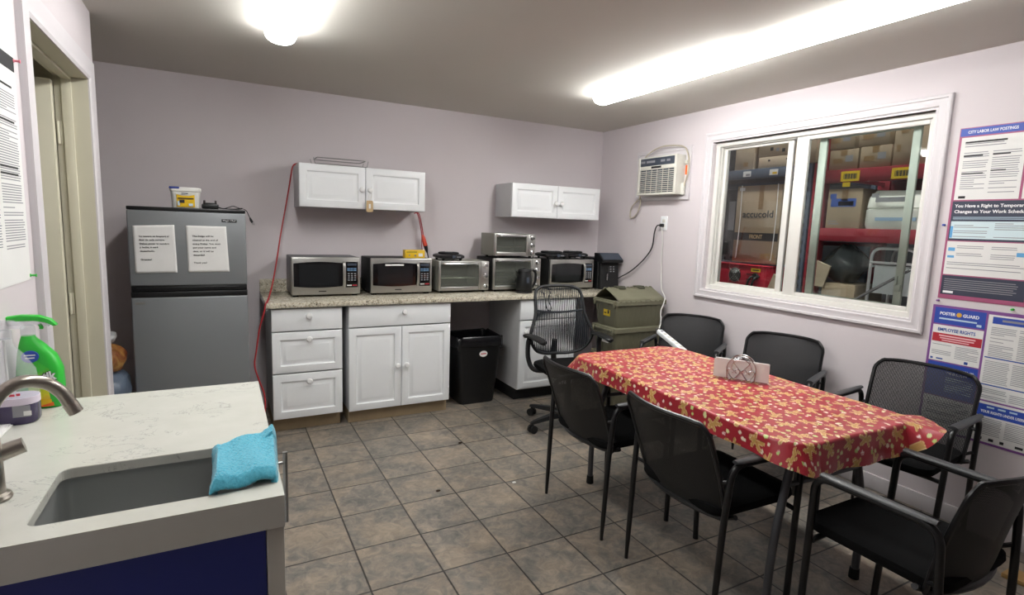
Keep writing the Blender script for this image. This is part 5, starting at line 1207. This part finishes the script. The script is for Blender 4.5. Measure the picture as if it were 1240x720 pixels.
# ------------------------------------------------------------------ store-room beyond the window
XF = 4.40
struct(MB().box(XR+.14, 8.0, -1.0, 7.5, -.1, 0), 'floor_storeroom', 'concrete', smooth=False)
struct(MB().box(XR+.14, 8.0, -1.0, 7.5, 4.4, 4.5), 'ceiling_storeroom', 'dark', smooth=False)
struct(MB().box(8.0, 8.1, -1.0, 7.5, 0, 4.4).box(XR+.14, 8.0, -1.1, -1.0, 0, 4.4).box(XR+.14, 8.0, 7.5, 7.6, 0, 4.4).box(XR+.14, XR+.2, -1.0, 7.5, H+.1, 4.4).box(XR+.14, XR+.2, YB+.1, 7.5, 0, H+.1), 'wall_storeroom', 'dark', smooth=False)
def added_store_lamp(x, y, label):
    t = thing('added_store_light', (x, y, 4.3), label, 'light', 'added store-room lights')  # unseen fixture, added because the store-room needs light
    MB().box(x-.08, x+.08, y-.62, y+.62, 4.33, 4.399, .004).build('housing', 'lampmetal', t)
    MB().box(x-.06, x+.06, y-.6, y+.6, 4.30, 4.3299, .01).build('lens', M['added_storelens'], t)
M['added_storelens'] = pm('added_store_lens', '#ffffff', .5, var=0, emit='#f6f5f2', estr=ADDED_STORE_LAMP)
added_store_lamp(3.95, 2.2, 'added unseen light over the store-room aisle beyond the window, nearer end'); added_store_lamp(3.95, 3.9, 'added unseen light over the store-room aisle beyond the window, farther end')
def upright(mb, y, x0, w, z1, holes=True):
    mb.box(x0, x0+.07, y-w/2, y+w/2, 0, z1, .003); mb.box(x0+.95, x0+1.02, y-w/2, y+w/2, 0, z1, .003)
    for k in range(5): mb.box(x0+.07, x0+.95, y-.012, y+.012, .3+k*.55, .33+k*.55)
def pallet_rack(y0, y1, levels, mat, bh, label, tags):
    t = thing('pallet_rack', (XF+.5, (y0+y1)/2, 0), label, 'rack', 'store-room racks')
    for y in (y0, y1):
        mb = MB(); upright(mb, y, XF, .105, 3.2); u = mb.build('upright', mat, t)
        sl = MB()
        for k in range(30): sl.box(XF-.0012, XF+.0005, y+.018, y+.03, .2+k*.075, .235+k*.075).box(XF-.0012, XF+.0005, y-.03, y-.018, .2+k*.075, .235+k*.075)
        sl.build('slots', 'blackmat', u)
    for z in levels:
        MB().box(XF-.004, XF+.045, y0+.054, y1-.054, z-bh, z, .003).box(XF+.96, XF+1.0, y0+.054, y1-.054, z-bh, z, .003).build('beam', mat, t)
        MB().box(XF+.045, XF+.96, y0+.06, y1-.06, z-.02, z-.002).build('deck', 'dark', t)
    return t
rr_ = pallet_rack(.62, 2.872, (1.545, 2.010), 'redrack', .104, 'red pallet rack loaded with boxes, seen through the right window pane', 0)
for y, w, l in ((2.690, .145, 0), (2.315, .13, 0)):
    b = MB().rect((XF-.0045, y, 1.915), *RR, w, .078, .001).build('shelf_label', 'yellow', rr_)
    mb = MB()
    for k in range(14): mb.rect((XF-.0056, y-.022-k*.0075, 1.932), *RR, .0035+.002*(k % 3), .042, .0004)
    mb.build('barcode', 'ink', b)
MB().rect((XF-.0045, 2.67, 1.872), *RR, .06, .034, .001).build('shelf_label', 'yellow', rr_)
br = pallet_rack(2.993, 5.2, (2.075,), 'bluerack', .085, 'slate blue pallet rack seen through the left window pane', 0)
for y, c in ((3.628, 'inkgrey'), (3.345, 'ylabel')):
    b = MB().rect((XF-.0045, y, 2.008), *RR, .085, .05, .001).build('shelf_label', 'paper', br); MB().rect((XF-.0056, y-.03, 2.015), *RR, .045, .02, .0004).build('print', c, b)
def carton(y1, y0, z0, z1, x0, dep, label, mat='card', tape=True, prints=(), name='carton', rot=0, group='cartons on the store-room racks'):
    t = MB().box(x0, x0+dep, y0, y1, z0, z1, .004).build(name, mat, loc=(x0+dep/2, (y0+y1)/2, z0)); tag(t, label, 'box', group)
    if tape: MB().rect((x0-.0006, (y0+y1)/2+.025, z1-.001-(z1-z0)*.3), *RR, .05, (z1-z0)*.3, .0006).rect((x0, (y0+y1)/2+.025, z1+.0003), (0, -1, 0), (1, 0, 0), .05, dep, .0006).build('tape', 'tape', t)
    for (u, v, w, h, m) in prints: MB().rect((x0-.0006, y1-u, z0+v), *RR, w, h, .0006).build('print', m, t)
    return t
g = carton(3.695, 3.215, 1.2065, 1.925, XF+.02, .55, 'tall tan carton with a black band reading FRONT, above the red machine', 'card', False)
text('accucold', .09, (XF+.0180, 3.615, 1.63), *RR, 'ink', g, width=.33, bold=.0012)
bd = MB().rect((XF+.0195, 3.694, 1.415), *RR, .478, .072, .0006).build('band', M['darkband'], g) if False else None
M['darkband'] = pm('dark_print', '#2d2b2a', .7, var=0)
bd = MB().rect((XF+.0195, 3.693, 1.415), *RR, .476, .072, .0006).build('band', M['darkband'], g); text('FRONT', .052, (XF+.0185, 3.52, 1.434), *RR, M['tanink'] if 'tanink' in M else 'tagtan', bd, width=.14, bold=.001)
mb = MB()
for y in (3.64, 3.255): mb.tube(sm([(XF+.012, y, 1.93), (XF+.013, y-.005, 1.6), (XF+.012, y+.004, 1.3), (XF+.008, y+.01, 1.24)], 5), .004, 6)
mb.build('strap', 'paper', g); MB().rect((XF+.0194, 3.45, 1.925-.22), *RR, .05, .22, .0005).build('tape', 'tape', g); MB().rect((XF+.0190, 3.67, 1.88), *RR, .06, .03, .0005).build('label', 'paper', g)
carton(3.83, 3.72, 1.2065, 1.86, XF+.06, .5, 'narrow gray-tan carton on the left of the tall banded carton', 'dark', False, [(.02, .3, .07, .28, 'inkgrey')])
carton(3.755, 3.548, 2.0765, 2.40, XF+.02, .4, 'tan carton on the blue rack, at the top left of the left window pane', 'card2', False, [(.1, .03, .05, .04, 'tape')])
carton(3.498, 3.10, 2.0765, 2.178, XF+.03, .5, 'flat carton on the blue rack under a printed carton', 'card2', False, [(.1, .06, .02, .015, 'ink'), (.28, .06, .02, .015, 'ink')])
carton(3.505, 3.08, 2.1795, 2.55, XF+.03, .5, 'printed carton stacked on the flat one on the blue rack', 'card2', False, [(.12, .05, .03, .03, 'ink'), (.18, .04, .03, .03, 'inkgrey'), (.24, .03, .03, .03, 'ink'), (.31, .02, .03, .03, 'inkgrey'), (.08, .12, .25, .012, 'inkgrey'), (.08, .15, .2, .012, 'inkgrey')])
def machine():
    y1, y0, z1 = 3.90, 3.24, 1.190+.082; x0 = XF-.06
    z0 = .62; t = thing('red_machine', (x0+.28, (y0+y1)/2, z0), 'red metal machine with a round fan grille seen through the left window pane', 'machine')
    MB().box(x0, x0+.55, y0, y1, z0+.03, z1-.09, .012, 3).build('case', 'heaterred', t)
    MB().box(x0-.006, x0+.555, y0-.006, y1+.006, z1-.092, z1-.082, .003).build('top_plate', 'heaterred', t)
    cy, cz = 3.578, 1.085
    f = MB().lathe([(0, 0), (.068, 0), (.068, .003), (0, .003)], (x0+.0005, cy, cz), '-x', 32).build('fan_opening', 'blackmat', t)
    mb = MB()
    for rr in (.025, .045, .064): mb.tube([(x0-.006, cy+rr*math.cos(a), cz+rr*math.sin(a)) for a in np.linspace(0, 2*PI, 24)], .002, 5)
    for a in (PI/4, 3*PI/4): mb.tube([(x0-.006, cy-.084*math.cos(a), cz-.084*math.sin(a)), (x0-.006, cy+.084*math.cos(a), cz+.084*math.sin(a))], .0025, 5)
    mb.build('fan_guard', 'steel2', f)
    mb = MB()
    for k in range(5): mb.box(x0-.004, x0+.001, y1-.12, y1-.03, 1.13-k*.05, 1.14-k*.05).box(x0-.004, x0+.001, cy-.21, cy-.13, 1.10-k*.05, 1.11-k*.05)
    mb.build('vents', M['darkred'], t)
    l = MB().rect((x0-.0008, 3.40, 1.130), *RR, .10, .032, .001).build('warning_label', 'yellow', t); MB().rect((x0-.002, 3.385, 1.140), *RR, .07, .01, .0004).build('print', 'ink', l)
    mb = MB()
    for dy in (0, .05): mb.tube(sm([(x0+.0, 3.36-dy, 1.09), (x0-.06, 3.37-dy, 1.06), (x0-.06, 3.41-dy, .92), (x0-.05, 3.45-dy, .76), (x0-.03, 3.47-dy, .66)], 5), .010, 8)
    mb.build('cables', 'blackcord', t); MB().lathe([(0, 0), (.03, 0), (.03, .02), (0, .02)], (x0, 3.345, 1.09), '-x', 16).build('gland', 'rubber', t)
    return t
M['darkred'] = pm('dark_red_slot', '#5a1620', .6, var=0)
machine()
def stand(name, x0, x1, y0, y1, z, label):
    t = tag(MB().box(x0, x1, y0, y1, z-.03, z, .004).build(name, 'card', loc=((x0+x1)/2, (y0+y1)/2, 0)), label, 'pallet')
    mb = MB()
    for y in (y0+.03, (y0+y1)/2, y1-.03): mb.box(x0, x1, y-.03, y+.03, 0, z-.031)
    mb.build('block', 'wood', t)
stand('wooden_bench', XF-.06, XF+.55, 3.0, 4.1, .648, 'low wooden bench under the red machine in the store-room')
tag(MB().prism([(3.30, .75), (3.10, .75), (3.08, 1.10), (3.16, 1.13)], XF-.07, XF-.045, 'yz', .003).build('cardboard_flap', 'card2', loc=(XF-.06, 3.2, .65)), 'loose cardboard sheet leaning at the right of the red machine', 'cardboard')
MB().box(XF+.045, XF+.96, 3.06, 5.13, 1.192, 1.205).box(XF+.2, XF+.24, 3.06, 5.13, 1.15, 1.1915).build('deck', 'bluerack', br)
tag(MB().box(XF-.09, XF-.075, 3.14, 3.36, .66, .80, .003).build('blue_panel', 'pblue', loc=(XF-.08, 3.25, .65)), 'blue plastic sheet under the loose cardboard beside the red machine', 'sheet')
# red rack contents
carton(2.786, 2.512, 1.5465, 1.858, XF+.01, .45, 'tan carton with blue print and a white label on the red rack', 'card', True, [(.03, .17, .20, .065, 'inkblue'), (.09, .178, .12, .035, 'paper'), (.02, .235, .05, .04, 'inkblue'), (.02, .03, .09, .008, 'inkgrey'), (.02, .05, .07, .008, 'inkgrey')])
def bale():
    y1, y0, z0, z1, x0 = 2.492, 1.96, 1.5465, 1.83, XF+.0
    def ring(q, z, dz=0): return [(x0+.25+p[0], (y0+y1)/2+p[1], z+dz*math.sin(i*.7)) for i, p in enumerate(rrect(.5-q, (y1-y0)-q, .06, 6))]
    t = tag(MB().loft([ring(.02, z0), ring(0, z0+.03), ring(.004, z0+.145), ring(.02, z0+.15), ring(.006, z0+.16), ring(.02, z1-.05, .006), ring(.08, z1, .008)]).build('wrapped_bale', 'wrap', loc=(x0+.25, (y0+y1)/2, z0)), 'white plastic-wrapped bale with faint blue print on the red rack', 'bale')
    for (u, v, w, h, m) in ((.09, .2, .2, .035, 'inkgrey'), (.10, .06, .28, .026, M['paleblueink']), (.06, .235, .05, .03, 'inkgrey')): MB().rect((x0-.006, y1-u, z0+v), *RR, w, h, .004).build('print', m, t)
M['paleblueink'] = pm('pale_blue_ink', '#8fa9c4', .6)
bale()
for (y1, y0, z0, z1, l, m) in ((2.815, 2.585, 2.0115, 2.168, 'left lower carton of the four stacked on the red rack beam', 'card'), (2.572, 2.345, 2.0115, 2.174, 'right lower carton of the four stacked on the red rack beam', 'card'), (2.85, 2.625, 2.1745, 2.31, 'left upper carton of the four stacked on the red rack beam', 'card'), (2.594, 2.37, 2.1755, 2.32, 'right upper carton of the four stacked on the red rack beam', 'card'), (2.334, 2.20, 2.0115, 2.34, 'tall carton at the right end of the cartons on the red rack beam', 'card')):
    carton(y1, y0, z0, z1, XF+.02, .38, l, m, True, [(.03, .05, .08, .04, 'tape'), (.13, .06, .06, .05, 'inkgrey')] if y1 > 2.35 else [(.02, .1, .03, .05, 'tape')])
carton(2.185, 1.85, 2.0115, 2.33, XF+.02, .38, 'carton beyond the tall one, at the right edge of the window', 'card', True)
carton(2.945, 2.862, 2.0785, 2.36, XF-.09, .08, 'slim upright carton standing at the red rack post', 'card2', False)
bpy.data.objects[-1] if False else None
# below the red beam
def bundle():
    rnd = random.Random(6); rings = []
    for i in range(12):
        v = i/11; w = math.sin(PI*(.12+.8*v)); rings.append([(XF+.22+.16*w*(1+.14*math.sin(3*a+v*5))*math.cos(a), 2.70+.16*w*(1+.12*math.sin(4*a+2+v*7))*math.sin(a), 1.10+.31*v+.012*math.sin(5*a)) for a in np.linspace(0, 2*PI, 30, endpoint=False)])
    t = tag(MB().loft(rings).build('wrapped_bundle', M['darkfilm'], loc=(XF+.22, 2.7, 1.10)), 'bundle wrapped in crumpled clear film under the red beam', 'bundle')
M['darkfilm'] = pm('crumpled_film', '#55585a', .18, coat=.5, bump=.8, bs=22)
bundle()
carton(2.77, 2.50, .62, 1.098, XF+.03, .4, 'open carton with raised flaps below the film-wrapped bundle', 'card', False)
f = MB(); f.prism([(2.86, 1.29), (2.70, 1.235), (2.745, 1.06), (2.86, 1.06)], XF+.005, XF+.02, 'yz', .002); tag(f.build('cardboard_flap', 'card2', loc=(XF, 2.78, 1.0)), 'folded cardboard flap left of the film-wrapped bundle', 'cardboard')
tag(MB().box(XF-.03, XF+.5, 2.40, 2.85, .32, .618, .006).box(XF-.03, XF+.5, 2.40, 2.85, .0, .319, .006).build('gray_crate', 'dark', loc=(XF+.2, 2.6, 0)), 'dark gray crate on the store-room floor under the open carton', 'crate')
def whitechair():
    t = thing('metal_stand', (XF+.25, 2.28, 0), 'white tubular metal stand in shadow under the red beam', 'stand')
    for x in (XF+.1, XF+.4): MB().tube(fillet([(x, 2.44, 0), (x, 2.44, 1.40), (x, 2.12, 1.40), (x, 2.12, 0)], .08), .012, 8).build('hoop', 'trim', t)
    for z in (.7, 1.29): MB().tube([(XF+.088, 2.44, z), (XF+.088, 2.12, z)], .01, 8).tube([(XF+.1, 2.428, z-.03), (XF+.4, 2.428, z-.03)], .01, 8).build('rail', 'trim', t)
    MB().box(XF+.12, XF+.13, 2.14, 2.42, 1.05, 1.27).build('panel', 'carcass', t)
whitechair()
tag(MB().tube([(XF-.08, 2.62, .86), (XF-.02, 2.25, 1.15), (XF+.03, 2.0, 1.345)], .011, 8).build('metal_rod', 'chrome', loc=(XF-.02, 2.3, 1.1)), 'shiny metal rod leaning diagonally below the red beam', 'rod')
